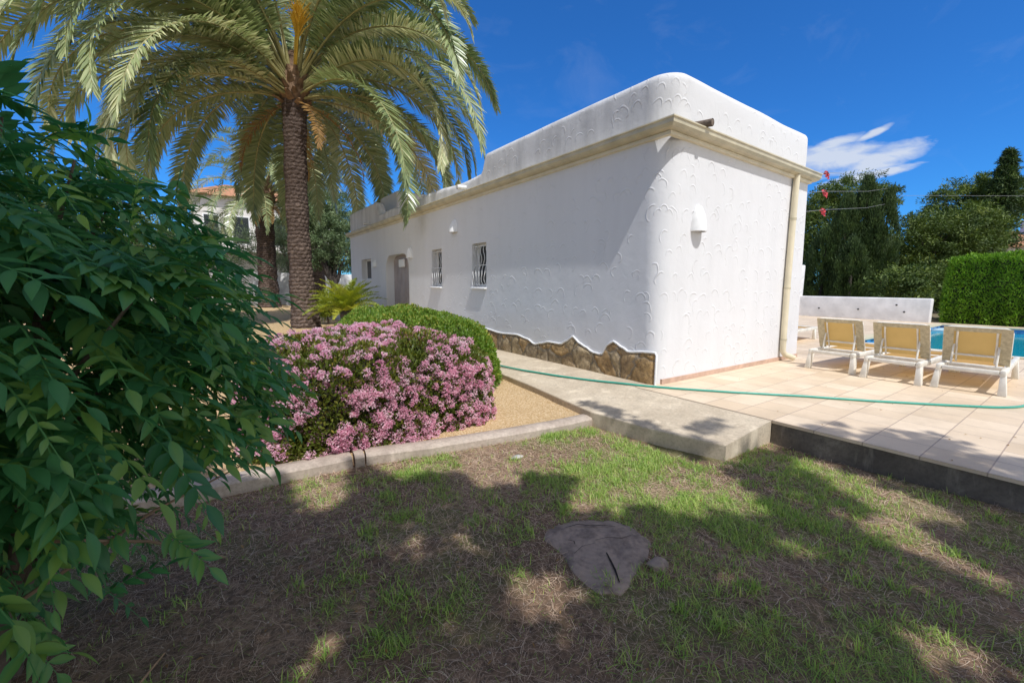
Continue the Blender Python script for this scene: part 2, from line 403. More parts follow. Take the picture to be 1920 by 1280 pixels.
# ------------------------------------------------------------------ setting
def grid_sheet(name, x0, x1, y0, y1, nx, ny, zf, mat):
    X, Y = np.meshgrid(np.linspace(x0, x1, nx+1), np.linspace(y0, y1, ny+1))
    Z = np.vectorize(zf)(X, Y); V = np.stack([X, Y, Z], -1).reshape(-1, 3)
    i = np.arange(ny)[:, None]*(nx+1) + np.arange(nx)[None]; i = i.ravel()
    F = np.stack([i, i+1, i+nx+2, i+nx+1], 1); me = np_mesh(name, V, F)
    o = link(name, me, mat); o['kind'] = 'structure'
    for p in me.polygons: p.use_smooth = True
    return o

LAWN = -.22
def lawn_z(x, y):
    return LAWN + .018*noise.noise(Vector((x*1.3, y*1.3, 0))) + .008*noise.noise(Vector((x*5, y*5, 3))) - .02*max(0, min(1, (1.2-x)/3))
KP = [(3.20, 3.05), (2.75, 3.07), (2.3, 3.12), (1.9, 3.18), (1.45, 3.25), (1.1, 3.34), (.93, 3.37), (.84, 3.38), (.5, 3.39), (.1, 3.41), (-.4, 3.44), (-1.2, 3.5), (-2.6, 3.6)]
def kerb_y(x):
    for (a, ya), (b, yb) in zip(KP[1:], KP[:-1]):
        if a <= x <= b: return ya+(yb-ya)*(x-a)/(b-a)
    return 3.05 if x > 3 else 3.6
def bed_z(x, y):
    if y < kerb_y(x)+.03: return -.33
    t = max(0, min(1, (y-4.5)/5)); t = t*t*(3-2*t)
    return -.155 + .135*t + .01*noise.noise(Vector((x*2, y*2, 9)))

PX0, PX1, PY0, PY1 = 11.95, 21.0, -5.0, 3.42     # pool
def sheets(name, rects, z, mat, thick=None):
    m = MB()
    for (a, b, c, d) in rects: m.add([(a, c, z), (b, c, z), (b, d, z), (a, d, z)], [(0, 1, 2, 3)])
    o = m.build(name, mat); o['kind'] = 'structure'
    for p in o.data.polygons:
        if p.normal.z < 0: p.flip()
    return o
S = 400
sheets('ground', [(-S, PX0-.2, -S, S), (PX1+.2, S, -S, S), (PX0-.2, PX1+.2, -S, PY0-.2), (PX0-.2, PX1+.2, PY1+.2, S)], -.42, M['far_ground'])
grid_sheet('lawn', -7, 4.2, -7, 3.45, 150, 140, lawn_z, M['soil'])
grid_sheet('gravel_bed', -16, 3.6, 2.85, 30, 196, 700, bed_z, M['gravel'])

# path beside the long wall
m = MB(); pl = [(3.37, 1.70), (3.20, 2.30), (3.13, 3.0), (3.22, 3.6), (3.33, 4.3), (3.42, 5.1), (3.45, 8), (3.45, 18)]
vs = []; fs = []
for (x, y) in pl: vs += [(x, y, -.3), (x, y, -.075), (4.16, y, -.004), (4.60, y, -.004)]
for i in range(len(pl)-1):
    for k in range(3): a = i*4+k; fs.append((a, a+4, a+5, a+1))
vs += [(3.37, 1.70, -.3), (4.16, 1.70, -.3), (4.16, 1.70, -.004), (3.37, 1.70, -.075)]; b = len(pl)*4
fs.append((b, b+1, b+2, b+3))
m.add(vs, fs); o = m.build('path', M['path']); o['kind'] = 'structure'
md = o.modifiers.new('bevel', 'BEVEL'); md.width = .012; md.segments = 2; md.limit_method = 'ANGLE'

# terrace: tiled slab with a concrete front edge and a hole for the pool
rects = [(4.15, PX0, -8, 3.25), (PX0, PX1, -8, PY0), (PX0, PX1, PY1, 3.9), (PX1, 22.4, -8, 3.9), (8.3, 22.4, 3.9, 20), (8.3, PX0, 3.25, 3.9)]
o = sheets('terrace', rects, 0., M['terrace'])
m = MB()
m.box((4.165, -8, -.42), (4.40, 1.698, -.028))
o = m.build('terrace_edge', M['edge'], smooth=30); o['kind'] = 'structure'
m = MB(); m.box((4.15, -8, -.026), (4.42, 1.71, -.001)); o = m.build('terrace_nosing', M['terrace']); o['kind'] = 'structure'

# pool
pool = empty('swimming_pool', (PX0, PY1, 0), 0, 'rectangular swimming pool lined with blue mosaic behind the sun loungers', 'swimming pool')
def pl_(o): return tuple(c-d for c, d in zip(o, (PX0, PY1, 0)))
m = MB(); z0 = -1.3
q = [(PX0, PY0), (PX1, PY0), (PX1, PY1), (PX0, PY1)]
vs = [pl_((x, y, z)) for (x, y) in q for z in (z0, -.002)]
m.add(vs, [(0, 2, 3, 1), (2, 4, 5, 3), (4, 6, 7, 5), (6, 0, 1, 7), (0, 6, 4, 2)])
m.build('basin', M['pool'], pool)
m = MB()
for a, b in [((PX0-.24, PY0-.24), (PX0+.02, PY1+.24)), ((PX1-.02, PY0-.24), (PX1+.24, PY1+.24)), ((PX0+.02, PY1-.02), (PX1-.02, PY1+.24)), ((PX0+.02, PY0-.24), (PX1-.02, PY0+.02))]:
    m.box(pl_((a[0], a[1], -.02)), pl_((b[0], b[1], .022)))
m.build('coping', plain('pool_coping', (.62, .55, .38), .7, .12, 3), pool)
m = MB()
m.box(pl_((19.6, 2.2, -.22)), pl_((20.98, 3.40, -.10))); m.box(pl_((19.0, 1.9, -.5)), pl_((20.98, 3.40, -.23)))
m.build('step', plain('pool_step', (.45, .62, .70), .5, .08), pool)
m = MB(); m.add([(PX0+.01, PY0+.01, -.15), (PX1-.01, PY0+.01, -.15), (PX1-.01, PY1-.01, -.15), (PX0+.01, PY1-.01, -.15)], [(0, 1, 2, 3)])
o = m.build('water', M['water']); o['kind'] = 'structure'

# kerb stones along the lawn
kp = KP
def kerb(i0, i1, label, s0=0, s1=0):
    m = MB(); pts = []
    src = [Vector((*p, 0)) for p in kp[i0:i1+1]]
    for a, b in zip(src[:-1], src[1:]):
        for k in range(5): pts.append(a.lerp(b, k/5))
    pts.append(src[-1]); pts[0] = pts[0].lerp(pts[1], s0); pts[-1] = pts[-1].lerp(pts[-2], s1)
    path = []
    for i, p in enumerate(pts):
        t = (pts[min(i+1, len(pts)-1)]-pts[max(i-1, 0)]).normalized(); n = Vector((-t.y, t.x, 0))
        j = .006*noise.noise(p*4); path.append((p.x, p.y+j, n.x, n.y))
    m.sweep(path, [(-.09, -.32), (-.088, -.155), (-.07, -.137), (0, -.13), (.07, -.137), (.088, -.155), (.09, -.32)])
    o = m.build('kerb_stone', M['kerb'], None, 40)
    return tag(o, label, 'kerb', 'kerb stones between the lawn and the gravel bed')
kerb(0, 6, 'long weathered kerb stone from the concrete path to the dark joints', 0, .25)
kerb(6, 7, 'very short kerb piece between two dark joints below the pink bush', .5, .5)
kerb(7, 12, 'weathered kerb stone running left under the big leafy shrub', .25, 0)

# ------------------------------------------------------------------ house
X0, Y0, Y1, XR = 4.443, 3.163, 16.9, 8.42
house = empty('villa', (X0, Y0, 0), 0, 'long white plastered flat-roofed villa wing with cream gutter and rounded corners', 'house')
HO = Vector((X0, Y0, 0))
def to_house(o): o.parent = house; o.matrix_parent_inverse = Matrix.Translation(-HO); return o
def hbuild(mb, name, mats, **kw):
    o = mb.build(name, mats, None, **kw); return to_house(o)
def rounded_foot(x0, y0, x1, y1, rn, rr, n=10):
    """footprint polygon, near corner radius rn, right corner radius rr"""
    p = []
    for k in range(n+1):
        a = PI + (PI/2)*k/n; p.append((x0+rn+rn*math.cos(a), y0+rn+rn*math.sin(a)))
    for k in range(n+1):
        a = 1.5*PI + (PI/2)*k/n; p.append((x1-rr+rr*math.cos(a), y0+rr+rr*math.sin(a)))
    p += [(x1, y1), (x0, y1)]
    return p
def wall_block():
    m = MB(); zs = [-.3, 0, .4, .8, 1.2, 1.6, 2.0, 2.4, 2.8, 3.12]; k = None
    for z in zs:
        f = rounded_foot(X0, Y0, XR + .10 - .068*z, Y1, .17+.055*max(0, z), .06)
        k = len(f); m.v += [(x, y, z) for x, y in f]; m.r += [0]*k
    for i in range(len(zs)-1):
        for j in range(k): m.f.append((i*k+j, i*k+(j+1) % k, (i+1)*k+(j+1) % k, (i+1)*k+j)); m.m.append(0)
    m.f += [tuple(range(k))[::-1], tuple((len(zs)-1)*k+j for j in range(k))]; m.m += [0, 0]
    return m.build('wall', M['plaster'])
wall = wall_block()
def cutter(ya, yb, za, zb, depth, r, rb=.01):
    """rounded prism pushed into the long wall"""
    pts = []
    for (cy, cz, a0, rad) in [(yb-r, zb-r, 0, r), (ya+r, zb-r, PI/2, r), (ya+rb, za+rb, PI, rb), (yb-rb, za+rb, 1.5*PI, rb)]:
        for k in range(7): a = a0+PI/2*k/6; pts.append((cy+rad*math.cos(a), cz+rad*math.sin(a)))
    m = MB(); n = len(pts); m.v = [(X0-.3, y, z) for y, z in pts]+[(X0+depth, y, z) for y, z in pts]; m.r = [0]*2*n
    m.f = [(j, (j+1) % n, n+(j+1) % n, n+j) for j in range(n)]+[tuple(range(n)), tuple(n+j for j in range(n))[::-1]]; m.m = [0]*(n+2)
    return m.build('cutter', M['plaster'])
OPEN = dict(w1=(7.16, 7.72, 1.18, 2.05, .20, .03), w2=(9.13, 9.68, 1.18, 2.05, .20, .03), w3=(14.45, 15.55, 1.38, 2.07, .22, .03), door=(11.15, 13.0, -.05, 2.08, .27, .42))
cuts = [cutter(*v) for v in OPEN.values()]
for c in cuts:
    md = wall.modifiers.new('cut', 'BOOLEAN'); md.operation = 'DIFFERENCE'; md.object = c; md.solver = 'EXACT'
dg = bpy.context.evaluated_depsgraph_get(); dg.update()
me = bpy.data.meshes.new_from_object(wall.evaluated_get(dg)); wall.modifiers.clear(); wall.data = me
for c in cuts: bpy.data.objects.remove(c, do_unlink=True)
for p in me.polygons: p.use_smooth = True
me.set_sharp_from_angle(angle=R_(28)); to_house(wall)

# parapet swept round the roof, with its own lumps and steps
def parapet():
    path = []
    L = []
    y = Y1-.05
    while y > Y0+.35: L.append((X0+.01, y, -1, 0)); y -= .09
    rn = .34
    for k in range(11):
        a = PI+(PI/2)*k/10; L.append((X0+.01+rn+rn*math.cos(a), Y0+.01+rn+rn*math.sin(a), math.cos(a), math.sin(a)))
    x = X0+.01+rn+.08; XE = XR-.16
    while x < XE-.2: L.append((x, Y0+.01, 0, -1)); x += .09
    rr = .14
    for k in range(9):
        a = 1.5*PI+(PI/2)*k/8; L.append((XE-rr+rr*math.cos(a), Y0+.01+rr+rr*math.sin(a), math.cos(a), math.sin(a)))
    y = Y0+.3
    while y < Y1-.05: L.append((XE, y, 1, 0)); y += .15
    x = XE-.1
    while x > X0+.2: L.append((x, Y1-.05, 0, 1)); x -= .15
    def sm(a, b, v): t = max(0, min(1, (v-a)/(b-a))); return t*t*(3-2*t)
    m = MB(); k = None
    for (x, y, nx, ny) in L:
        z = 3.73
        if nx < -.5 or y > 7:
            z = 3.73 - .33*sm(7.22, 7.36, y) + .43*sm(13.55, 13.95, y)
            if 7.4 < y < 13.5: z += .03*math.sin(y*2.1)
        z += .012*noise.noise(Vector((x*1.3, y*1.3, 1)))
        r = .115; T = .30; pr = [(0, 3.02)]
        for q in range(1, 5): pr.append((0, 3.02+(z-r-3.02)*q/4))
        for q in range(1, 7): a = PI/2*q/6; pr.append((-r+r*math.cos(a), z-r+r*math.sin(a)))
        for q in range(0, 6): a = PI/2+PI/2*q/5; pr.append((-T+r+r*math.cos(a), z-r+r*math.sin(a)))
        pr += [(-T, 3.02)]
        vs = []
        for (o, zz) in pr:
            d = .012*noise.noise(Vector((x*1.1, y*1.1, zz*1.6))) if zz > 3.1 else 0
            vs.append((x+nx*(o+d), y+ny*(o+d), zz))
        k = len(pr); m.v += vs; m.r += [0]*k
    n = len(L)
    for i in range(n):
        j = (i+1) % n
        for q in range(k-1): m.f.append((i*k+q, j*k+q, j*k+q+1, i*k+q+1)); m.m.append(0)
    return hbuild(m, 'parapet', M['parapet'], smooth=50)
parapet()
m = MB(); m.add([(X0+.2, Y0+.2, 3.14), (XR-.3, Y0+.2, 3.14), (XR-.3, Y1-.2, 3.14), (X0+.2, Y1-.2, 3.14)], [(0, 1, 2, 3)]); hbuild(m, 'roof', M['roof_tile'])
m = MB(); m.box((5.25, 14.1, 3.1), (7.4, 16.6, 4.32)); hbuild(m, 'roof_block', M['parapet'], bevel=.09, seg=4, smooth=40)

# gutter + cream board, mitred at the near corner
def gutter():
    pr = [(-.01, 3.075), (.13, 3.10), (.148, 3.10), (.15, 3.085), (.137, 3.075), (.134, 3.035), (.11, 3.005), (.06, 2.99), (.03, 2.985), (-.01, 2.985)]
    path = [(X0, Y1+.13, -1, 0), (X0, Y0, -1, -1), (XR+.01, Y0, 0, -1)]
    m = MB(); m.sweep(path, pr); hbuild(m, 'gutter', M['cream'], smooth=20)
    pr = [(-.01, 2.984), (.042, 2.984), (.042, 2.945), (-.01, 2.94)]
    path = [(X0, Y1+.02, -1, 0), (X0, Y0, -1, -1), (XR-.11, Y0, 0, -1)]
    m = MB(); m.sweep(path, pr); hbuild(m, 'fascia_board', M['cream_light'])
gutter()
m = MB(); py = Y0-.055
m.tube([(7.70, py, 2.99), (7.70, py, 2.5), (7.72, py, 1.2), (7.765, py, .3), (7.77, py, .17), (7.80, py-.03, .11), (7.92, py-.12, .055)], .046, 14)
dp = hbuild(m, 'downpipe', M['cream_light'], smooth=40)
for zz, xx in ((2.3, 7.705), (1.2, 7.725), (.35, 7.765)):
    m = MB(); m.tube([(xx, py, zz), (xx, py, zz+.03)], .052, 14); m.box((xx-.012, py, zz), (xx+.012, Y0+.01, zz+.03))
    c = m.build('pipe_clip', M['cream'], None, 40); c.parent = dp; c.matrix_parent_inverse = Matrix.Translation(-HO) @ Matrix.Identity(4)
    c.matrix_parent_inverse = Matrix.Identity(4)
# roof spouts
for (p, d, mt, lb) in [((4.95, Y0+.02, 3.16), (.02, -.22, -.02), M['bark'], 'broken brown clay roof spout'), ((XR-.2, Y0+.3, 3.2), (.32, -.05, -.01), M['white'], None), ((X0+.05, 8.0, 3.22), (-.24, 0, -.02), M['white'], None), ((X0+.05, 14.6, 3.22), (-.2, 0, -.02), M['white'], None)]:
    m = MB(); a = Vector(p); b = a+Vector(d); m.tube([a, a.lerp(b, .5), b], [.045, .043, .045], 12, caps=False); m.tube([a, b], .034, 12)
    o = hbuild(m, 'roof_spout', mt, smooth=40)
    if lb: o['label'] = lb

# windows, door
def window(key, grille=True):
    ya, yb, za, zb, dp_, r = OPEN[key]; xb = X0+dp_
    fr = MB(); w = .045
    fr.box((xb-.05, ya+.002, za+.002), (xb-.005, ya+w, zb-.002)); fr.box((xb-.05, yb-w, za+.002), (xb-.005, yb-.002, zb-.002))
    fr.box((xb-.05, ya+w, za+.002), (xb-.005, yb-w, za+w)); fr.box((xb-.05, ya+w, zb-w), (xb-.005, yb-w, zb-.002))
    o = hbuild(fr, 'window', M['white'])
    g = MB(); g.box((xb-.03, ya+w, za+w), (xb-.012, yb-w, zb-w)); pn = g.build('pane', M['glass']); pn.parent = o
    s = MB()
    # plastered sill sloping out of the wall
    s.add([(X0-.055, ya-.015, za-.045), (X0-.055, yb+.015, za-.045), (X0-.055, yb+.015, za-.012), (X0-.055, ya-.015, za-.012),
           (xb-.06, ya+.003, za-.03), (xb-.06, yb-.003, za-.03), (xb-.06, yb-.003, za+.008), (xb-.06, ya+.003, za+.008)],
          [(0, 1, 2, 3), (3, 2, 6, 7), (0, 4, 5, 1), (0, 3, 7, 4), (1, 5, 6, 2), (4, 7, 6, 5)])
    sl = s.build('sill', M['white'], None, 30, .006); sl.parent = o
    if grille:
        b = MB(); n = 5; H = zb-za
        for k in range(n):
            y = ya+.06+(yb-ya-.12)*k/(n-1); pts = []
            for q in range(25):
                t = q/24; z = za+.03+(H-.06)*t
                pts.append((X0+.05-.07*max(0, math.sin(PI*min(1, t/.48)))*(1 if t < .48 else 0), y+.028*math.sin(t*PI*5+.4*k), z))
            b.tube(pts, .0075, 6)
        for z in (za+.05, za+H*.5, zb-.06): b.box((X0+.044, ya+.003, z-.006), (X0+.056, yb-.003, z+.006))
        gr = b.build('grille', M['metal_white'], None, 50); gr.parent = o
    return o
window('w1'); window('w2'); window('w3', False)
ya, yb, za, zb, dp_, r = OPEN['door']
m = MB(); xb = X0+dp_
m.box((xb-.05, ya+.18, 0.005), (xb-.004, yb-.1, zb-.004)); d = hbuild(m, 'door', M['door'])
for k in range(5):
    m = MB(); y = ya+.24+k*.3; m.box((xb-.056, y, .2), (xb-.046, y+.22, zb-.35)); c = m.build('door_panel', M['door'], None, bevel=.003); c.parent = d
m = MB(); m.tube([(xb-.05, ya+.3, 1.0), (xb-.1, ya+.3, 1.0), (xb-.1, ya+.4, 1.0)], .012, 8); c = m.build('handle', M['dark_metal']); c.parent = d
m = MB(); m.box((X0-.5, ya-.1, -.01), (X0+dp_-.05, yb+.5, .10)); hbuild(m, 'door_step', M['white'], bevel=.02)
m = MB(); m.box((xb-.13, ya+.75, 1.72), (xb-.06, ya+1.15, 1.95)); hbuild(m, 'porch_lamp', M['white'], bevel=.02)

# wall lamps: half cones of white plaster
def sconce(c, ax, w=.15, h=.33, z=0):
    m = MB(); prof = [(w, 0), (w*.99, .03), (w*.93, h*.3), (w*.78, h*.6), (w*.52, h*.85), (w*.28, h*.97), (.001, h)]
    a0, a1 = ((PI, 2*PI) if ax == 'y' else (PI/2, 1.5*PI))
    m.lathe(prof, 20, c, a0, a1); m.lathe([(r*.9, z*.95-.0) for r, z in prof], 20, c, a0, a1); 
    m.lathe([(w*.9, 0), (w, 0)], 20, c, a0, a1)
    o = hbuild(m, 'wall_lamp', M['white'], smooth=50); return o
sconce((5.10, Y0-.001, 1.91), 'y', .125, .33); sconce((X0-.001, 8.46, 2.35), 'x', .13, .27); sconce((X0-.001, 11.0-.0, 1.92), 'x', .12, .3); sconce((X0-.001, 14.0, 1.78), 'x', .12, .22)

# stone plinth with plaster lip
prof = [(3.163+.02, .40), (3.35, .39), (3.6, .36), (3.72, .41), (3.86, .47), (3.95, .43), (4.07, .26), (4.24, .27), (4.36, .32), (4.49, .36), (4.60, .42), (4.66, .46), (4.78, .38), (4.93, .31), (5.22, .31), (5.4, .27), (5.58, .23), (5.8, .30), (6.1, .34), (6.6, .32), (7.2, .36), (7.8, .27), (8.4, .33), (9.2, .3), (10.2, .34)]
def pz(y):
    for (a, za), (b, zb) in zip(prof[:-1], prof[1:]):
        if a <= y <= b: t = (y-a)/(b-a); t = t*t*(3-2*t); return za+(zb-za)*t
    return prof[-1][1]
m = MB(); N = 230; ys = [3.19+(10.2-3.19)*i/N for i in range(N+1)]; nz = 16; vs = []; fs = []
for y in ys:
    h = pz(y)-.012
    for k in range(nz+1):
        z = -.06+(h+.06)*k/nz; edge = min(1, (h-z)/.03, (y-3.19)/.03)
        d = .004+(.022+.018*noise.noise(Vector((y*5, z*6, 2)))+.007*noise.noise(Vector((y*17, z*17, 5))))*max(0, edge)
        vs.append((X0-d, y, z))
for i in range(N):
    for k in range(nz): a = i*(nz+1)+k; fs.append((a, a+nz+1, a+nz+2, a+1))
m.add(vs, fs); hbuild(m, 'stone_plinth', M['stone'], smooth=50)
m = MB(); m.tube([(X0-.012, 3.17, -.02)]+[(X0-.012, 3.17, z) for z in (.1, .25, .37)]+[(X0-.014, y, pz(y)+.004) for y in ys[::2]], .015, 10)
hbuild(m, 'plaster_lip', M['white'], smooth=60)
m = MB(); m.box((X0+.10, Y0-.014, .002), (XR+.06, Y0+.05, .062)); hbuild(m, 'skirting', M['skirting'])

# ------------------------------------------------------------------ garden wall, hedge, pool side
gw = empty('garden_wall', (22.0, 3.9, 0), 0, 'low white rendered garden wall beyond the pool terrace', 'wall')
m = MB(); m.box((0, 0, -.4), (.28, 18, .90)); m.build('wall', M['white_wall'], gw, 40, .05, 3)
m = MB(); m.box((-.12, 4.42, -.4), (.40, 4.95, 2.3)); m.build('pier', M['white_wall'], gw, 40, .06, 3)
for (y, z) in [(1.0, .62), (.75, .36), (4.6, .67), (3.6, .38), (2.2, .4), (6.4, .64)]:
    m = MB(); m.tube([(-.02, y, z), (.02, y, z)], .035, 8); m.build('weep_hole', M['dark_metal'], gw)
def box_leaves(name, label, cat, x0, x1, y0, y1, z0, z1, n, ln, wd, leaf, lump=.08, core=(.02, .03, .01)):
    root = empty(name, ((x0+x1)/2, (y0+y1)/2, z0), 0, label, cat); b = np.array(root.location)
    per = [(x1-x0)*(y1-y0), (y1-y0)*(z1-z0), (y1-y0)*(z1-z0), (x1-x0)*(z1-z0), (x1-x0)*(z1-z0)]; tot = sum(per); P = []; N = []
    for k, a in enumerate(per):
        q = int(n*a/tot); u, v = RNG.random(q), RNG.random(q)
        if k == 0: p = np.stack([x0+u*(x1-x0), y0+v*(y1-y0), np.full(q, z1)], 1); nn = (0, 0, 1)
        elif k < 3: xx = x0 if k == 1 else x1; p = np.stack([np.full(q, xx), y0+u*(y1-y0), z0+v*(z1-z0)], 1); nn = (-1 if k == 1 else 1, 0, 0)
        else: yy = y0 if k == 3 else y1; p = np.stack([x0+u*(x1-x0), np.full(q, yy), z0+v*(z1-z0)], 1); nn = (0, -1 if k == 3 else 1, 0)
        P.append(p); N.append(np.tile(nn, (q, 1)).astype(float))
    P = np.concatenate(P); N = np.concatenate(N)
    nzv = np.array([noise.noise(Vector((p[0]*1.7, p[1]*2.2, p[2]*.45)))+.5*noise.noise(Vector(p*4)) for p in P])
    P = P + N*(nzv[:, None]*lump) + RNG.normal(0, .02, P.shape)
    rnd = np.clip(.45+.35*nzv+RNG.normal(0, .15, len(P)), 0, 1)
    scatter_leaves('foliage', leaf, P-b, N, ln, wd, root, .55, -.5, rnd)
    i = .10; m = MB(); m.box((x0+i-b[0], y0+i-b[1], -.05), (x1-i-b[0], y1-i-b[1], z1-z0-i)); m.build('inner_twigs', plain('inner_twigs', (.03, .045, .012), .9, .4), root)
    return root
box_leaves('conifer_hedge', 'tall clipped green conifer hedge standing beyond the far end of pool', 'hedge', 22.42, 23.9, -4.5, 3.62, -.1, 2.36, 60000, .13, .035, M['hedge_far'], .16)

# ------------------------------------------------------------------ sun loungers
def mirror(pts): return [(x, -y, z) for x, y, z in pts]
def lounger():
    r = empty('sun_lounger'); W2 = .29
    f = MB()
    for s in (-1, 1):
        y0, y1 = sorted((s*W2, s*(W2-.05)))
        f.box((.0, y0, .225), (1.86, y1, .297))
    for x in (.0, .42, 1.1, 1.81): f.box((x, -W2+.052, .238), (x+.05, W2-.052, .29))
    f.build('frame', M['plastic'], r, 40, .012)
    for x in (.04, 1.7):
        for s in (-1, 1):
            m = MB(); t = .02; y = s*(W2+.001)
            m.add([(x-.05, y-s*.045, 0), (x+.02, y-s*.045, 0), (x+.02, y+s*.03, 0), (x-.05, y+s*.03, 0),
                   (x-.035, y-s*.045, .234), (x+.09, y-s*.045, .234), (x+.09, y, .234), (x-.035, y, .234)],
                  [(0, 3, 2, 1), (4, 5, 6, 7), (0, 1, 5, 4), (1, 2, 6, 5), (2, 3, 7, 6), (3, 0, 4, 7)])
            m.build('leg', M['plastic'], r, 40, .008)
    # seat sling
    m = MB(); vs = []; n = 10
    for i in range(n+1):
        x = .44+1.38*i/n
        for j in range(7):
            y = -.235+.47*j/6; vs.append((x, y, .285-.018*math.sin(PI*j/6)))
    m.add(vs, [(i*7+j, (i+1)*7+j, (i+1)*7+j+1, i*7+j+1) for i in range(n) for j in range(6)])
    m.build('seat_sling', M['fabric'], r, 60)
    # reclined backrest: pivot x=.62, leaning towards x=.12
    a = R_(114); px, pz_ = .40, .300; dx, dz = math.cos(a), math.sin(a); H = .50; nx, nz_ = -dz*1, dx  # normal
    def bp(u, y, off=0): return (px+dx*u+dz*off*-1, y, pz_+dz*u+dx*off*1)
    b = empty('backrest'); b.parent = r
    fr = MB(); W3 = .275
    loop = [bp(0, -W3)]+[bp(H*k/8, -W3) for k in range(1, 8)]+[bp(H-.05, -W3), bp(H-.015, -W3+.015), bp(H, -W3+.05)]
    loop += [bp(H, -W3+.05+(2*W3-.1)*k/6) for k in range(1, 7)]+[bp(H-.015, W3-.015), bp(H-.05, W3)]+[bp(H-.05-(H-.05)*k/8, W3) for k in range(1, 9)]
    fr.tube(loop, .017, 8)
    for u in (.12,): fr.tube([bp(u, -W3+.01), bp(u, W3-.01)], .014, 8)
    for s in (-1, 1): fr.tube([bp(0.02, s*.165), bp(.3, s*.168), bp(H-.01, s*.165)], .011, 8)
    back = fr.build('backrest_frame', M['plastic'], r, 50); bpy.data.objects.remove(b)
    m = MB(); vs = []
    for i in range(9):
        u = .03+(H-.04)*i/8
        for j in range(9):
            y = -W3+.004+(2*W3-.008)*j/8; vs.append(bp(u, y, -.016-.012*math.sin(PI*j/8)))
    m.add(vs, [(i*9+j, (i+1)*9+j, (i+1)*9+j+1, i*9+j+1) for i in range(8) for j in range(8)])
    m.build('back_sling', M['fabric'], back, 60)
    for (ya_, yb_, ua, ub) in [(-W3-.012, -.195, .02, H+.012), (.195, W3+.012, .02, H+.012), (-.194, .194, H-.045, H+.012)]:
        m = MB(); vs = []
        for i in range(7):
            u = ua+(ub-ua)*i/6
            for j in range(4): y = ya_+(yb_-ya_)*j/3; vs.append(bp(u, y, .0195+.003*math.sin(u*40+j)))
        m.add(vs, [(i*4+j, (i+1)*4+j, (i+1)*4+j+1, i*4+j+1) for i in range(6) for j in range(3)]); m.build('back_hem', M['hem'], back, 60)
    for s in (-1, 1):
        m = MB(); e = bp(.26, s*.19); m.tube([e, (.26, s*.19, .40), (.24, s*.19, .297)], .011, 7); m.build('back_prop', M['plastic'], r)
    # wheels-free foot end bar
    m = MB(); m.tube([(1.86, -W2+.02, .27), (1.88, 0, .275), (1.86, W2-.02, .27)], .02, 8); m.build('foot_bar', M['plastic'], r)
    return r
def copy_tree(o, parent=None):
    c = o.copy(); COL.objects.link(c)
    if parent is not None: c.parent = parent
    for ch in list(o.children): copy_tree(ch, c)
    return c
lg = lounger()
spots = [((7.42, 2.33, 0), -.05, 'tan and white sun lounger nearest the villa wall and downpipe'), ((7.26, 1.60, 0), -.03, 'middle one of three tan sun loungers on the terrace'), ((7.33, .90, 0), 0.03, 'sun lounger farthest from the villa, beside the pool at the right')]
for i, (p, a, lb) in enumerate(spots):
    o = lg if i == 0 else copy_tree(lg)
    o.location = p; o.rotation_euler.z = a; tag(o, lb, 'sun lounger', 'sun loungers in a row with raised backs')

o = copy_tree(lg); o.location = (10.2, 4.28, 0); o.rotation_euler.z = .06; tag(o, 'foot end of a sun lounger just showing past the far villa corner', 'sun lounger'); del o['group']
# hose
hp = [(3.75, 7.6), (3.66, 6.3), (3.64, 5.34), (3.86, 4.2), (4.12, 3.45), (4.33, 3.06), (4.78, 2.5), (5.30, 1.93), (5.80, 1.33), (6.3, .80), (6.62, .52), (6.95, .40), (7.4, .38), (8.1, .32), (8.8, .1)]
def spline(pts, n=10):
    out = []; P = [Vector((*p, 0)) if len(p) == 2 else Vector(p) for p in pts]
    for i in range(len(P)-1):
        a, b, c, d = P[max(i-1, 0)], P[i], P[i+1], P[min(i+2, len(P)-1)]
        for k in range(n):
            t = k/n; out.append(.5*((2*b)+(-a+c)*t+(2*a-5*b+4*c-d)*t*t+(-a+3*b-3*c+d)*t**3))
    out.append(P[-1]); return out
m = MB(); pts = []
for p in spline(hp):
    z = .014 if p.x > 4.16 else -.004 - .071*(4.16-p.x)/.8 + .018
    pts.append((p.x+.006*noise.noise(p*4), p.y+.006*noise.noise(p*4+Vector((9, 0, 0))), z))
m.tube(pts, .0125, 8); tag(m.build('garden_hose', M['hose'], None, 60), 'long green garden hose lying across the path and terrace', 'hose')

# closed parasol behind the villa corner, red pennants on wires
for k, (zp, ze, lb) in enumerate([(3.71, 9.3, 'topmost'), (3.32, 8.2, 'middle'), (2.93, 7.15, 'lowest')]):
    z = (zp-.1*ze)/.9
    w = empty('wire_line', (8.0, 3.35, z), 0, '%s of three thin wires with a red pennant beside the villa corner' % lb, 'wire', 'wires with red pennants beside the villa')
    m = MB(); m.tube([(0, 0, 0), (3.1, .55, zp-z), (15, 3.15, .485*(ze-z)-.08), (30.9, 6.6, ze-z)], [.004, .004, .006, .008], 5); m.build('wire', M['wire'], w)
    m = MB(); x, y = 3.1, .55
    for q, (dx, dz, s) in enumerate([(0, .02, .07), (.07, .03, .06), (-.07, .02, .06), (.0, -.05, .05), (.10, -.01, .05), (-.05, -.05, .045), (.05, -.07, .05)]):
        c = Vector((x+dx, y+dz*.3, zp-z+dz-.03)); a = random.uniform(0, 6)
        m.add([c+Vector((s*math.cos(a+t), .35*s*math.sin(t*2+q), s*math.sin(a+t)*.8)) for t in (0, 1.2, 2.5, 3.8, 5.1)], [(0, 1, 2), (0, 2, 3), (0, 3, 4), (0, 4, 1)])
    m.build('pennant', M['red'], w)

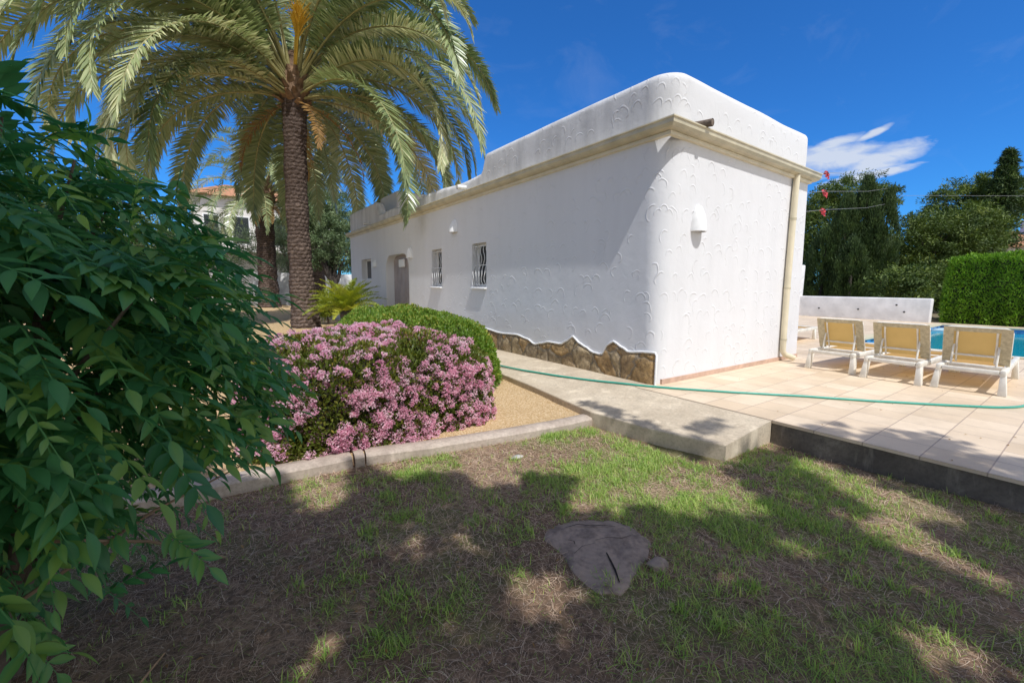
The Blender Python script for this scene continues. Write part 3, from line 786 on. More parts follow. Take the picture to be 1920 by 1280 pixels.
w = empty('wire_line', (38.9, 9.8, 7.7), 0, 'bare thin wire running from the cypress group towards the right', 'wire')
m = MB(); m.tube([(0, 0, 0), (12, -8.5, .1), (25, -17.7, .8)], .009, 5); m.build('wire', M['wire'], w)
# ------------------------------------------------------------------ palms
def frond_geo(L, e0, e1, roll, nl=95, ll=.5, lw=.03, seed=0, vup=.25, stiff=False, bare=.14, pw=1.25):
    rg = np.random.default_rng(seed); K = 26; s = np.linspace(0, 1, K+1)
    el = e0 + (e1-e0)*s**pw
    ds = L/K; x = np.concatenate([[0], np.cumsum(np.cos(el[:-1])*ds)]); z = np.concatenate([[0], np.cumsum(np.sin(el[:-1])*ds)])
    yb = .06*L*np.sin(s*2.2+seed)*s*rg.uniform(-1, 1)
    C = np.stack([x, yb, z], 1); T = unit(np.gradient(C, axis=0))
    Sd = unit(np.cross(T, np.tile([0, 0, 1.], (K+1, 1)) + 1e-4)); U = unit(np.cross(Sd, T))
    rl = roll*s; S2 = Sd*np.cos(rl)[:, None] + U*np.sin(rl)[:, None]; U2 = -Sd*np.sin(rl)[:, None] + U*np.cos(rl)[:, None]
    # rachis
    rad = np.interp(s, [0, .1, 1], [.045, .026, .006])*L/5
    V = []; F = []
    for i in range(K+1):
        for a in range(4):
            an = PI/2*a+PI/4; V.append(C[i]+(S2[i]*math.cos(an)*1.3+U2[i]*math.sin(an)*.7)*rad[i])
    F = [(i*4+a, i*4+(a+1) % 4, (i+1)*4+(a+1) % 4, (i+1)*4+a) for i in range(K) for a in range(4)]
    rach = (np.array(V), np.array(F))
    # leaflets
    u = bare+(1-bare)*(np.arange(nl)+.5)/nl; u = np.repeat(u, 2); side = np.tile([1., -1.], nl); n = len(u)
    u = np.clip(u+rg.normal(0, .003, n), bare, .999)
    def ip(A): return np.stack([np.interp(u, s, A[:, k]) for k in range(3)], 1)
    c, t, sd, up = ip(C), unit(ip(T)), unit(ip(S2)), unit(ip(U2))
    q = (u-bare)/(1-bare)
    al = np.interp(q, [0, .3, .8, 1], [1.3, 1.1, .85, .35]) + rg.normal(0, .07, n)
    be = vup + rg.normal(0, .11, n)
    d = t*np.cos(al)[:, None] + (sd*side[:, None]*np.cos(be)[:, None] + up*np.sin(be)[:, None])*np.sin(al)[:, None]
    d = unit(d); ln = ll*np.interp(q, [0, .12, .4, .75, 1], [.35, .8, 1, .8, .35])*rg.uniform(.85, 1.1, n)
    g = np.array([0, 0, -1.]); dr = .12 if stiff else .3
    d1 = unit(d + g*dr*.3); d2 = unit(d + g*dr*rg.uniform(.6, 1.3, n)[:, None])
    w = unit(t - d*(np.sum(t*d, 1)[:, None])); w = unit(w + up*rg.normal(.25, .3, n)[:, None]); lw_ = lw*rg.uniform(.8, 1.2, n)
    p0 = c; p1 = p0 + d1*(ln*.5)[:, None]; p2 = p1 + d2*(ln*.5)[:, None]
    hw = (w*lw_[:, None])*.5
    V = np.stack([p0-hw*.6, p0+hw*.6, p1-hw, p1+hw, p2-hw*.12, p2+hw*.12], 1).reshape(-1, 3)
    b = np.arange(n)[:, None]*6; F = np.concatenate([b+[0, 1, 3, 2], b+[2, 3, 5, 4]], 0)
    rnd = np.clip(rg.normal(.46, .25) + rg.normal(0, .14, n), 0, 1)
    return rach, (V, F, np.repeat(rnd, 6))

def frond(parent, az, off, mats, **kw):
    (rv, rf), (lv, lf, lr) = frond_geo(**kw)
    V = np.concatenate([rv, lv]); F = np.concatenate([rf, lf+len(rv)]); r = np.concatenate([np.full(len(rv), .9), lr])
    me = np_mesh('frond', V, F, r); o = link('frond', me, mats, parent)
    mi = np.zeros(len(F), dtype=np.int32); mi[:len(rf)] = 1; me.polygons.foreach_set('material_index', mi)
    o.location = off; o.rotation_euler = (0, 0, az); return o

def palm(base, H, r0, r1, nf, L, label, seed, ll=.5, lw=.032, nl=95, nboots=46, dead=0, fruit=0, azr=None):
    rg = random.Random(seed); root = empty('date_palm', base, 0, label, 'palm tree', None)
    m = MB(); K = 190; n = 40; vs = []
    for i in range(K+1):
        t = i/K; r = r1+(r0-r1)*max(0, 1-t*2.2)**1.6 + .04*r1*math.sin(t*37)
        if t > .93: r *= 1+(t-.93)*3.2
        for j in range(n):
            a = 2*PI*j/n; rr = r*(1+.06*noise.noise(Vector((math.cos(a)*4, math.sin(a)*4, t*H*5)))+.04*noise.noise(Vector((math.cos(a)*7, math.sin(a)*7, t*H*9)))+.085*(((t*H*7.5+1.1*noise.noise(Vector((math.cos(a)*2.5, math.sin(a)*2.5, t*H*1.5)))+.5*math.sin(a*5+2*noise.noise(Vector((0, 0, t*H*3))))) % 1.)-.5))
            bx_ = -.07*H/6*math.sin(PI*t)*(1 if nf > 60 else 0); vs.append((rr*math.cos(a)+bx_, rr*math.sin(a)-bx_*.7, H*t-.15*(1-t)))
    m.add(vs, [(i*n+j, i*n+(j+1) % n, (i+1)*n+(j+1) % n, (i+1)*n+j) for i in range(K) for j in range(n)]); m.build('trunk', M['palm_trunk'], root, 60)
    # crown base: stubs of cut leaves
    m = MB()
    for k in range(nboots):
        t = k/nboots; a = k*2.39996; z = H-.15+.95*t*r1/.34; rr = r1*(1.15+.45*math.sin(PI*min(1, t*1.1)))
        u = Vector((math.cos(a), math.sin(a), 0)); e = .35+.9*t; ln = rg.uniform(.28, .5)*r1/.34
        p = Vector((0, 0, z))+u*(rr*.62); q = p+(u*math.cos(e)+Vector((0, 0, math.sin(e))))*ln
        sd = Vector((-u.y, u.x, 0)); w0, w1 = .15*r1/.34, .055*r1/.34; up = (q-p).cross(sd).normalized()
        m.add([p-sd*w0, p+sd*w0, q+sd*w1, q-sd*w1, p-up*.06, q-up*.03], [(0, 1, 2, 3), (0, 4, 5, 3), (1, 2, 5, 4), (3, 5, 2)])
    m.lathe([(r1*1.0, H-.1), (r1*1.35, H+.15), (r1*1.3, H+.5), (r1*.9, H+.9), (r1*.3, H+1.3)], 16)
    m.build('leaf_base_collar', M['palm_boot'], root)
    for k in range(nf):
        t = (k+.5)/nf; az = k*2.39996+rg.uniform(-.2, .2)
        if azr is not None and t > .12:
            dd = (az-azr+PI) % (2*PI)-PI
            if abs(dd) < .5: az = azr+math.copysign(.5+.3*rg.random(), dd)
        e0 = R_(88-84*t**.75+rg.uniform(-6, 6)); e1 = R_(-30-68*t**.32+rg.uniform(-10, 4))
        Lk = L*(.80+.22*math.sin(PI*min(1, .25+t*.7)))*rg.uniform(.93, 1.05)*(1.14 if nf > 90 and math.cos(az-R_(-145)) > .3 else 1); u = Vector((math.cos(az), math.sin(az), 0))
        off = u*(r1*.75)+Vector((0, 0, H+.95*r1/.34*(1-t)+.05))
        frond(root, az, off, [M['palm_leaf'], M['palm_rachis']], L=Lk, e0=e0, e1=e1, roll=rg.uniform(-.7, .7), nl=nl, ll=ll, lw=lw, seed=seed*1000+k, pw=rg.uniform(1.0, 1.35))
    for k in range(dead):
        az = rg.uniform(0, 2*PI); u = Vector((math.cos(az), math.sin(az), 0))
        o = frond(root, az, u*(r1*.9)+Vector((0, 0, H)), [M['dead_leaf'], M['palm_boot']], L=L*rg.uniform(.28, .45), e0=R_(rg.uniform(-40, 0)), e1=R_(-88), roll=.3, nl=40, ll=ll*.5, lw=lw*.8, seed=seed*77+k)
        o['label'] = 'dry orange-brown dead frond'
    for k in range(fruit):
        az = rg.uniform(0, 2*PI); u = Vector((math.cos(az), math.sin(az), 0)); e = R_(rg.uniform(38, 60))
        m = MB(); p0 = u*(r1*.6)+Vector((0, 0, H+.6)); d = (u*math.cos(e)+Vector((0, 0, math.sin(e))))
        p1 = p0+d*.9; p2 = p1+(d+Vector((0, 0, -.2)))*.4; m.tube([p0, p1, p2], [.03, .025, .02], 6)
        for q in range(34):
            s = p1.lerp(p2, rg.random()); v = (d+Vector((rg.uniform(-.35, .35), rg.uniform(-.35, .35), rg.uniform(-.3, .15)))).normalized()
            m.tube([s, s+v*.35, s+v*.65+Vector((0, 0, -.1))], [.012, .011, .006], 4)
        m.build('fruit_stalk', M['palm_fruit'], root)
    return root
palm((2.18, 13.26, 0), 6.0, .39, .28, 88, 6.5, 'tall date palm with thick ringed trunk standing before the villa', 3, ll=.68, lw=.044, nl=170, fruit=8, dead=5, azr=R_(-99))
palm((2.5, 25.6, 0), 5.2, .55, .42, 44, 4.4, 'shorter date palm with orange crown left of the tall palm', 5, ll=.45, lw=.04, nl=60, dead=9, nboots=36)
palm((5.3, 27.6, 0), 7.0, .45, .36, 44, 5.0, 'farthest date palm, its trunk hidden behind the tall palm', 9, ll=.45, lw=.04, nl=60, nboots=30)

# cycad
cy = empty('cycad', (3.0, 12.0, 0), 0, 'small bright green cycad on a dark stem near the villa door', 'cycad')
m = MB(); m.lathe([(.17, -.1), (.19, .1), (.18, .3), (.2, .42), (.12, .5), (0.001, .52)], 14); m.build('trunk', M['trunk_dark'], cy, 50)
for k in range(44):
    t = k/44; az = k*2.39996
    frond(cy, az, (0, 0, .46+.05*(1-t)), [M['cycad_leaf'], M['cycad_leaf']], L=random.uniform(.95, 1.15), e0=R_(78-66*t), e1=R_(30-72*t), roll=random.uniform(-.4, .4), nl=52, ll=.19, lw=.018, seed=k+900, vup=.5, stiff=True, bare=.08)

# ------------------------------------------------------------------ round hedge and pink bush
def super_points(n, c, rad, pw, zmin=0.):
    d = rand_dirs(n*2); d[:, 2] = np.abs(d[:, 2])
    k = (np.abs(d[:, 0])**pw+np.abs(d[:, 1])**pw+np.abs(d[:, 2])**pw)**(-1/pw)
    p = d*k[:, None]*np.array(rad); p = p[:n]
    nr = unit(np.sign(p)*np.abs(p/np.array(rad))**(pw-1)/np.array(rad)); return p+np.array(c), nr
def mound(name, label, cat, c, rad, pw, n, ln, wd, leaf, lump, depth=.05):
    root = empty(name, c, 0, label, cat); P, N = super_points(n, (0, 0, 0), rad, pw)
    nzv = np.array([noise.noise(Vector(p*2.3+np.array(c)))+.6*noise.noise(Vector(p*7)) for p in P])
    P = P+N*(nzv*lump)[:, None] - N*(RNG.random((len(P), 1))**2)*depth
    rnd = np.clip(.45+.3*nzv+RNG.normal(0, .2, len(P)), 0, 1)
    scatter_leaves('foliage', leaf, P, N, ln, wd, root, .55, -.35, rnd)
    return root, P, N, nzv
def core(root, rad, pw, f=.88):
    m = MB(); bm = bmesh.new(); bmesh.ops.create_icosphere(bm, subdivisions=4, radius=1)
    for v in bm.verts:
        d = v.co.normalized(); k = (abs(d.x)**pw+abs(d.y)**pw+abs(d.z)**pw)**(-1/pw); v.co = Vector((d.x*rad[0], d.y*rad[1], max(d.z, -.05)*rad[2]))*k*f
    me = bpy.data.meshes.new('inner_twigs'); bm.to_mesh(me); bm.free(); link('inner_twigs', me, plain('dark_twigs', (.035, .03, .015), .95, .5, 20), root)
c = (2.42, 6.35, -.12)
rt, P, N, nzv = mound('round_hedge', 'low clipped dome of bright green hedge behind the pink bush', 'hedge', c, (1.0, 1.9, .93), 3.0, 46000, .045, .024, M['hedge_leaf'], .09, .09); core(rt, (1.0, 1.9, .93), 3.0)

c = (1.30, 4.50, -.18)
rad = (1.12, 1.05, .86)
rt, P, N, nzv = mound('flowering_bush', 'large boxy bush covered in pink blossom behind the kerb', 'bush', c, rad, 5.0, 52000, .042, .02, M['flower_leaf'], .10, .12); core(rt, rad, 5.0, .82)
def blossoms(root, P, N, count, keep, size=(.020, .056)):
    idx = RNG.choice(len(P), count*3, replace=False); cs = []; 
    for i in idx:
        if len(cs) >= count: break
        if keep(P[i], N[i]): cs.append(i)
    V = []; D = []; q = []
    for i in cs:
        r = RNG.uniform(*size); k = int(34*(r/.04)**1.5)+8; d = rand_dirs(k); d = unit(d+N[i]*.6); V.append(P[i]+N[i]*.02+d*r*RNG.uniform(.6, 1.05, (k, 1))); D.append(d); q.append(np.clip(RNG.normal(.5, .22)+RNG.normal(0, .22, k), 0, 1))
    V = np.concatenate(V); D = np.concatenate(D); q = np.concatenate(q)
    V_ = np.repeat(V, 3, 0); D_ = unit(np.repeat(D, 3, 0)*.5+rand_dirs(len(V_))*.8); W = unit(np.cross(D_, rand_dirs(len(V_))))
    v, f, r = leaf_quads(V_, D_, W, .014, .011, np.repeat(q, 3)); o = link('blossoms', np_mesh('blossoms', v, f, r), M['petal'], root)
    return tag(o, 'dense clusters of small pink flowers')
def keep(p, n):
    g = noise.noise(Vector(p*2.6+np.array((3., 1, 5))))
    if n[2] > .5: return random.random() < .62 and g > -.35
    th = -.46+.15*max(0, min(1, (.35-p[0])/1.1))+.12*noise.noise(Vector(p*7))
    return g > th and p[2] > .03
blossoms(rt, P, N, 2300, keep)
# low sprig of the same bush in front, left
c = (.42, 3.78, -.16)
rt, P, N, nzv = mound('flowering_shrub', 'small low clump of pink blossom at the kerb left of the big bush', 'bush', c, (.30, .24, .24), 2.4, 3500, .04, .02, M['flower_leaf'], .05, .08)
blossoms(rt, P, N, 130, lambda p, n: p[2] > .06, (.022, .036))

# ------------------------------------------------------------------ big shaded shrub with pinnate leaves, close on the left
def leaflet_block(P, D, W, N, ln, wd, rnd, seg=5):
    """curved pointed leaflets with a folded midrib: (seg+1) x 3 verts"""
    n = len(P); prof = np.array([.05, .75, 1., .85, .45, .02]); t = np.linspace(0, 1, seg+1); V = []
    for k in range(seg+1):
        mid = P + D*(ln*t[k])[:, None] - N*(ln*.22*t[k]**2)[:, None]
        hw = (wd*.5*prof[k])[:, None]
        V += [mid - W*hw + N*hw*.30, mid, mid + W*hw + N*hw*.30]
    V = np.stack(V, 1).reshape(-1, 3); m_ = 3*(seg+1); b = np.arange(n)[:, None]*m_; F = []
    for k in range(seg):
        for j in (0, 1): F.append(b+[k*3+j, k*3+j+1, (k+1)*3+j+1, (k+1)*3+j])
    R3 = np.clip(rnd[:, None]+np.tile([-.06, .16, .05], seg+1)[None], 0, 1); return V, np.concatenate(F, 0), R3.ravel()
def big_shrub():
    base = np.array([-.75, 2.15, -.22]); root = empty('leafy_shrub', tuple(base), 0, 'big dark green shrub with long pointed leaves filling the left side', 'shrub')
    cen = np.array([-.82, 1.98, .90]); rad = np.array([1.04, 1.0, .87])
    n = 4300; d = rand_dirs(n); rr = 1-.55*RNG.random((n, 1))**1.5; P = cen+d*rr*rad
    lum = np.array([noise.noise(Vector(p*2.0)) for p in P]); P = P+d*(lum*.16)[:, None]
    cam = np.array([0, 0, 1.2]); ok = (P[:, 2] > -.12) & (np.linalg.norm(P-cam, axis=1) > .85)
    # lower right corner stays open towards the kerb
    ok &= ~((P[:, 2] < .60) & (P[:, 0] > -.62) & (P[:, 1] < 1.9) & (RNG.random(n) < .88))
    ok &= ~((P[:, 2] < .75) & (P[:, 0] > -.30) & (RNG.random(n) < .7))
    ok &= ~((P[:, 2] < .35) & (RNG.random(n) < .6))
    P = P[ok]; d = d[ok]; n = len(P)
    LP, LD, LW, LN, LL, LR, LWd = [], [], [], [], [], [], []; rach = MB()
    for i in range(n):
        out = d[i]*np.array([1, 1, .5]); t = unit(out + np.array([0, 0, -.35]) + RNG.normal(0, .35, 3)); t = unit(t)
        side = unit(np.cross(t, np.array([0, 0, 1.]) + RNG.normal(0, .25, 3))); up = np.cross(side, t)
        L = RNG.uniform(.13, .25); pairs = RNG.integers(3, 7); tint = np.clip(RNG.normal(.42, .26), 0, 1)
        if RNG.random() < .12: tint = RNG.uniform(.75, 1.)
        p0 = P[i]-t*L*.5; sz = RNG.uniform(.036, .082)*(1.2 if RNG.random() < .12 else 1)
        pts = [p0 + t*L*s - np.array([0, 0, .05])*s*s for s in (0, .33, .66, 1)]
        rach.tube([Vector(q) for q in pts], [.0022, .002, .0016, .001], 3, caps=False, r=.6)
        for k in range(pairs):
            s = .2+.75*k/pairs; c = p0+t*L*s-np.array([0, 0, .05])*s*s
            for sd in (-1, 1):
                D = unit(t*.62+side*sd*.8+up*.05+RNG.normal(0, .10, 3)+np.array([0, 0, -.22])); 
                LP.append(c); LD.append(D); w = unit(np.cross(up, D)); LW.append(w); LN.append(unit(np.cross(D, w))); LL.append(sz*RNG.uniform(.85, 1.1)); LR.append(np.clip(tint+RNG.normal(0, .08), 0, 1)); LWd.append(sz*.36)
        c = pts[-1]; D = unit(t+np.array([0, 0, -.3])); w = unit(np.cross(up, D)); LP.append(c); LD.append(D); LW.append(w); LN.append(unit(np.cross(D, w))); LL.append(sz*1.15); LR.append(tint); LWd.append(sz*.40)
    A = [np.array(q) for q in (LP, LD, LW, LN, LL, LWd, LR)]
    N_ = A[3]; N_ = np.where(N_[:, 2:3] < 0, -N_, N_)
    V, F, r = leaflet_block(A[0]-base, A[1], A[2], N_, A[4], A[5], A[6])
    me = np_mesh('foliage', V, F, r); o = link('foliage', me, M['shrub_leaf'], root); me.polygons.foreach_set('use_smooth', np.ones(len(F), dtype=bool))
    o2 = rach; o2.v = [tuple(np.array(v)-base) for v in o2.v]; o2.build('leaf_stalks', M['shrub_leaf'], root)
    rg = random.Random(4); bb = Vector(tuple(base))
    for k in range(16):
        a = rg.uniform(0, 2*PI); el = rg.uniform(.25, 1.3); R = Vector((math.cos(a)*math.cos(el)*rad[0], math.sin(a)*math.cos(el)*rad[1], math.sin(el)*rad[2]))*.95
        e = Vector(cen.tolist())+R-bb; s = Vector((rg.uniform(-.12, .12), rg.uniform(-.12, .12), -.03)); mid = s.lerp(e, .5)+Vector((-.1*e.x, -.1*e.y, .2))
        pts = [s.lerp(mid, .5)*1, mid, e]; m = MB(); m.tube([s, s.lerp(mid, .5)+Vector((rg.uniform(-.04, .04), 0, 0)), mid, mid.lerp(e, .5)+Vector((0, rg.uniform(-.04, .04), .03)), e], [.022, .017, .012, .008, .003], 6)
        m.build('stem', M['bark'], root, 60)
    for (a, b) in [((-.45, 1.2, -.05), (-.15, 1.25, .30)), ((-.5, 1.3, .35), (-.12, 1.3, .12)), ((-.4, 1.6, .5), (-.02, 1.75, .22)), ((-.5, 1.7, .3), (.1, 1.8, .55))]:
        A_, B_ = Vector(a)-bb, Vector(b)-bb; m = MB(); m.tube([A_, A_.lerp(B_, .5)+Vector((0, 0, .03)), B_], [.006, .0045, .002], 6); m.build('stem', M['straw'], root)
big_shrub()

# ------------------------------------------------------------------ stump, rocks
st = empty('tree_stump', (1.66, 1.50, -.246), 0, 'flat grey tree stump cut level with the ground in the grass', 'tree stump')
SO = [(-0.222, 0.232), (-0.116, 0.278), (0.019, 0.262), (0.158, 0.197), (0.275, 0.088), (0.294, -0.036), (0.26, -0.153), (0.153, -0.213), (0.025, -0.248), (-0.095, -0.296), (-0.184, -0.322), (-0.274, -0.256), (-0.283, -0.152), (-0.247, -0.046), (-0.213, 0.065), (-0.228, 0.145)]
def stump_r(a):
    q = sorted((math.atan2(y, x) % (2*PI), math.hypot(x, y)) for x, y in SO); q = [(q[-1][0]-2*PI, q[-1][1])]+q+[(q[0][0]+2*PI, q[0][1])]
    for (a0, r0), (a1, r1) in zip(q[:-1], q[1:]):
        if a0 <= a <= a1: return r0+(r1-r0)*(a-a0)/(a1-a0)
    return q[0][1]
bm = bmesh.new(); n = 72; rings = 14; lay = []
for k in range(rings+1):
    f = k/rings; row = []
    for j in range(n):
        a = 2*PI*j/n; r = stump_r(a)*(1+.02*math.sin(13*a+2)+.012*math.sin(29*a))
        nzz = noise.noise(Vector((math.cos(a)*f*3, math.sin(a)*f*3, 4)))
        row.append(bm.verts.new((r*f*math.cos(a), r*f*math.sin(a), .042-.014*f**6+.009*nzz)))
    lay.append(row)
for k in range(rings):
    for j in range(n):
        try: bm.faces.new((lay[k][j], lay[k+1][j], lay[k+1][(j+1) % n], lay[k][(j+1) % n]))
        except ValueError: pass
low = [bm.verts.new((v.co.x*1.06, v.co.y*1.06, -.06)) for v in lay[-1]]
for j in range(n): bm.faces.new((lay[-1][j], low[j], low[(j+1) % n], lay[-1][(j+1) % n]))
bmesh.ops.remove_doubles(bm, verts=bm.verts, dist=.0005); bmesh.ops.recalc_face_normals(bm, faces=bm.faces)
me = bpy.data.meshes.new('top'); bm.to_mesh(me); bm.free(); link('wood', me, M['stump'], st, 60)
def crack(pts, w):
    m = MB(); vs = []; P = [Vector(p) for p in pts]
    for i, p in enumerate(P):
        t = (P[min(i+1, len(P)-1)]-P[max(i-1, 0)]).normalized(); s = Vector((-t.y, t.x, 0))*w*(.2+.8*math.sin(PI*(i+.4)/(len(P)-.2))); vs += [p-s, p+s]
    m.add(vs, [(2*i, 2*i+1, 2*i+3, 2*i+2) for i in range(len(P)-1)]); m.build('crack', plain('crack_dark', (.02, .015, .012), 1., .2), st)
crack([(-.03, -.09, .0475), (-.065, -.15, .048), (-.10, -.21, .048), (-.148, -.28, .043)], .006)
crack([(-.05, .21, .047), (.03, .19, .05), (.09, .13, .050), (.15, .10, .049), (.20, .05, .047)], .004)
crack([(-.123, .109, .049), (-.105, .08, .050), (-.12, .055, .049)], .003)
crack([(.0, .02, .050), (.08, .0, .049), (.14, -.05, .048), (.22, -.06, .045)], .002)
crack([(-.02, .0, .050), (-.10, .02, .050), (-.18, .0, .048)], .0015)
def rock(c, r, label, sq=.4, seed=0, mat=None, name='rock'):
    bm = bmesh.new(); bmesh.ops.create_icosphere(bm, subdivisions=3, radius=1)
    for v in bm.verts:
        v.co *= 1+.28*noise.noise(v.co*1.6+Vector((seed, 0, 0)))+.08*noise.noise(v.co*5); v.co = Vector((v.co.x*r[0], v.co.y*r[1], v.co.z*r[2]))
    me = bpy.data.meshes.new(name); bm.to_mesh(me); bm.free(); o = link(name, me, mat or M['rock'], None, 60); o.location = c; return tag(o, label, 'rock')
rock((1.79, 1.20, -.215), (.062, .045, .028), 'small grey root knob in the grass right of the stump', seed=3, mat=M['stump'])
rock((2.0, 2.73, -.215), (.055, .03, .018), 'flat pale stone on the lawn below the kerb', seed=8)

# ------------------------------------------------------------------ lawn grass and straw
def inside(p, poly):
    x, y = p; c = False; j = len(poly)-1
    for i in range(len(poly)):
        (xi, yi), (xj, yj) = poly[i], poly[j]
        if (yi > y) != (yj > y) and x < (xj-xi)*(y-yi)/(yj-yi)+xi: c = not c
        j = i
    return c
def green(x, y):
    g = .95*noise.noise(Vector((x*1.5+4, y*1.5, 0))) + .5*noise.noise(Vector((x*11, y*11, 5))) + .35*noise.noise(Vector((x*26, y*26, 7))) + .6*noise.noise(Vector((x*4.3, y*4.3, 2)))
    g += .45*math.exp(-(((x-2.7)/.8)**2+((y-1.75)/.75)**2)) + .35*math.exp(-(((x-1.6)/.6)**2+((y-.95)/.4)**2)) + .2*math.exp(-(((x-3.8)/.35)**2+((y-.6)/1.2)**2))
    g -= .62*max(0, min(1, (1.45-x)/1.2)) + .12*max(0, min(1, (1.0-y)/.6))
    g += .55*math.exp(-(((x-.92)/.16)**2+((y-1.62)/.12)**2)) + .4*math.exp(-(((x-.6)/.22)**2+((y-2.9)/.3)**2))
    g -= .5*math.exp(-(((x-2.0)/.9)**2+((y-2.6)/.35)**2)) - .0
    return g
def strips(P, A, ln, wd, bend, rise, seg, rnd, curl=None):
    """bent ribbon blades. A heading angle, rise start elevation, bend drop per unit"""
    n = len(P); pts = [P]; el = rise.copy(); az = A.copy(); p = P.copy()
    for k in range(seg):
        d = np.stack([np.cos(az)*np.cos(el), np.sin(az)*np.cos(el), np.sin(el)], 1); p = p+d*(ln/seg)[:, None]; pts.append(p)
        el = el-bend/seg
        if curl is not None: az = az+curl/seg
    V = []; 
    for k, q in enumerate(pts):
        s = np.stack([-np.sin(A), np.cos(A), np.zeros(n)], 1)*(wd*(1-(k/seg)**2*.85))[:, None]*.5; V += [q-s, q+s]
    V = np.stack(V, 1).reshape(-1, 3); b = np.arange(n)[:, None]*(2*(seg+1)); F = np.concatenate([b+[2*k, 2*k+1, 2*k+3, 2*k+2] for k in range(seg)], 0)
    return V, F, np.repeat(rnd, 2*(seg+1))
def lawn_points(N, test, x0=-1.6, x1=4.13, y0=-.35, y1=3.34):
    X = RNG.uniform(x0, x1, N); Y = RNG.uniform(y0, y1, N); ok = np.zeros(N, bool); G = np.zeros(N)
    fwd = X*.574+Y*.819
    for i in range(N):
        if fwd[i] < .75 or (X[i] > 3.1 and Y[i] > 1.72) or inside((X[i]-1.66, Y[i]-1.5), SO) and (X[i] < 1.85 or random.random() < .85): continue
        g = green(X[i], Y[i]); G[i] = g; ok[i] = test(g)
    X, Y, G = X[ok], Y[ok], G[ok]; Z = np.array([lawn_z(a, b) for a, b in zip(X, Y)])
    return np.stack([X, Y, Z-.003], 1), G
P, G = lawn_points(260000, lambda g: random.random() < max(.05, min(1, (g+.04)*1.9)))
n = len(P); near = np.clip((P[:, 0]*.574+P[:, 1]*.819)/3.2, .35, 1.15)
V, F, r = strips(P, RNG.uniform(0, 2*PI, n), RNG.uniform(.018, .05, n)*(1+.6*np.clip(G, 0, .7)), RNG.uniform(.0032, .0065, n)*near, RNG.uniform(.0, .85, n), RNG.uniform(.2, 1.2, n), 3, np.clip(RNG.normal(.42, .22, n), 0, 1))
tag(link('lawn_grass', np_mesh('lawn_grass', V, F, r), M['grass']), 'patchy short green grass growing on the shaded lawn', 'grass', None, 'stuff')
P, G = lawn_points(120000, lambda g: random.random() < (.7 if g < .12 else .2))
n = len(P); P[:, 2] += RNG.uniform(.001, .014, n); near = np.clip((P[:, 0]*.574+P[:, 1]*.819)/3.2, .35, 1.15)
V, F, r = strips(P, RNG.uniform(0, 2*PI, n), RNG.uniform(.02, .12, n), RNG.uniform(.0012, .0034, n)*np.clip(near, .5, 1)*1.1, RNG.uniform(-.1, .5, n), RNG.uniform(-.1, .35, n), 5, np.clip(RNG.normal(.45, .24, n), 0, 1), RNG.normal(0, 1.6, n))
tag(link('dry_grass', np_mesh('dry_grass', V, F, r), M['straw']), 'pale dry grass runners tangled over the bare lawn soil', 'dry grass', None, 'stuff')
# tufts, fallen leaves and twigs
TP = []
for k in range(420):
    x, y = random.uniform(-.4, 4.0), random.uniform(0, 3.2)
    if (x > 3.1 and y > 1.7) or (x-1.66)**2+(y-1.5)**2 < .075 or green(x, y) < -.35: continue
    m_ = random.randint(14, 60); s = random.uniform(.02, .06); q = RNG.normal(0, s, (m_, 2)); TP += [(x+a, y+b) for a, b in q]
TP = np.array(TP); n = len(TP); Z = np.array([lawn_z(a, b) for a, b in TP]); P = np.concatenate([TP, Z[:, None]], 1)
V, F, r = strips(P, RNG.uniform(0, 2*PI, n), RNG.uniform(.03, .07, n), RNG.uniform(.003, .006, n), RNG.uniform(.2, 1.2, n), RNG.uniform(.5, 1.6, n), 4, np.clip(RNG.normal(.35, .22, n), 0, 1))
tag(link('grass_tufts', np_mesh('grass_tufts', V, F, r), M['grass']), 'longer green grass tufts standing out of the lawn', 'grass', None, 'stuff')
n = 420; X = RNG.uniform(-.8, 4.0, n); Y = RNG.uniform(0, 3.2, n); ok = ~((X > 3.05) & (Y > 1.66)); X, Y = X[ok], Y[ok]; n = len(X)
P = np.stack([X, Y, np.array([lawn_z(a, b) for a, b in zip(X, Y)])+.008], 1)
X2 = RNG.uniform(4.25, 9, 60); Y2 = RNG.uniform(-.2, 3.0, 60); P = np.concatenate([P, np.stack([X2, Y2, np.full(60, .004)], 1)]); n = len(P)
D = RNG.normal(0, 1, (n, 3)); D[:, 2] *= .15; D = unit(D); W = unit(np.cross(np.tile([0, 0, 1.], (n, 1)), D)); V, F, r = leaf_quads(P, D, W, RNG.uniform(.012, .035, n), RNG.uniform(.006, .014, n), RNG.random(n), .3)
tag(link('fallen_leaves', np_mesh('fallen_leaves', V, F, r), M['dead_leaf']), 'small dry fallen leaves lying on the lawn and terrace', 'fallen leaves', None, 'stuff')
for (x, y, a, ln, lb) in [(1.25, 1.75, .4, .16, 'thin pale twig lying left of the stump'), (2.2, 1.05, -.5, .2, 'curved pale twig on the straw right of the stump'), (1.9, .8, 1.2, .14, 'short crooked twig near the bottom of the lawn'), (2.7, .75, .1, .22, 'long thin twig on the bare patch at the right'), (.95, 1.35, -.9, .12, 'small twig on the bare soil left of the bright sun spot')]:
    m = MB(); pts = [Vector((x+ln*(q/6-.5)*math.cos(a)+.012*math.sin(q*1.7), y+ln*(q/6-.5)*math.sin(a)+.012*math.cos(q*2.1), 0)) for q in range(7)]
    for q in pts: q.z = lawn_z(q.x, q.y)+.018
    m.tube(pts, [.0022, .003, .003, .0028, .0024, .002, .0012], 5); m.tube([pts[3], pts[3]+Vector((.02, .025, .01))], [.002, .001], 4)
    tag(m.build('twig', M['straw']), lb, 'twig', 'twigs on the lawn')
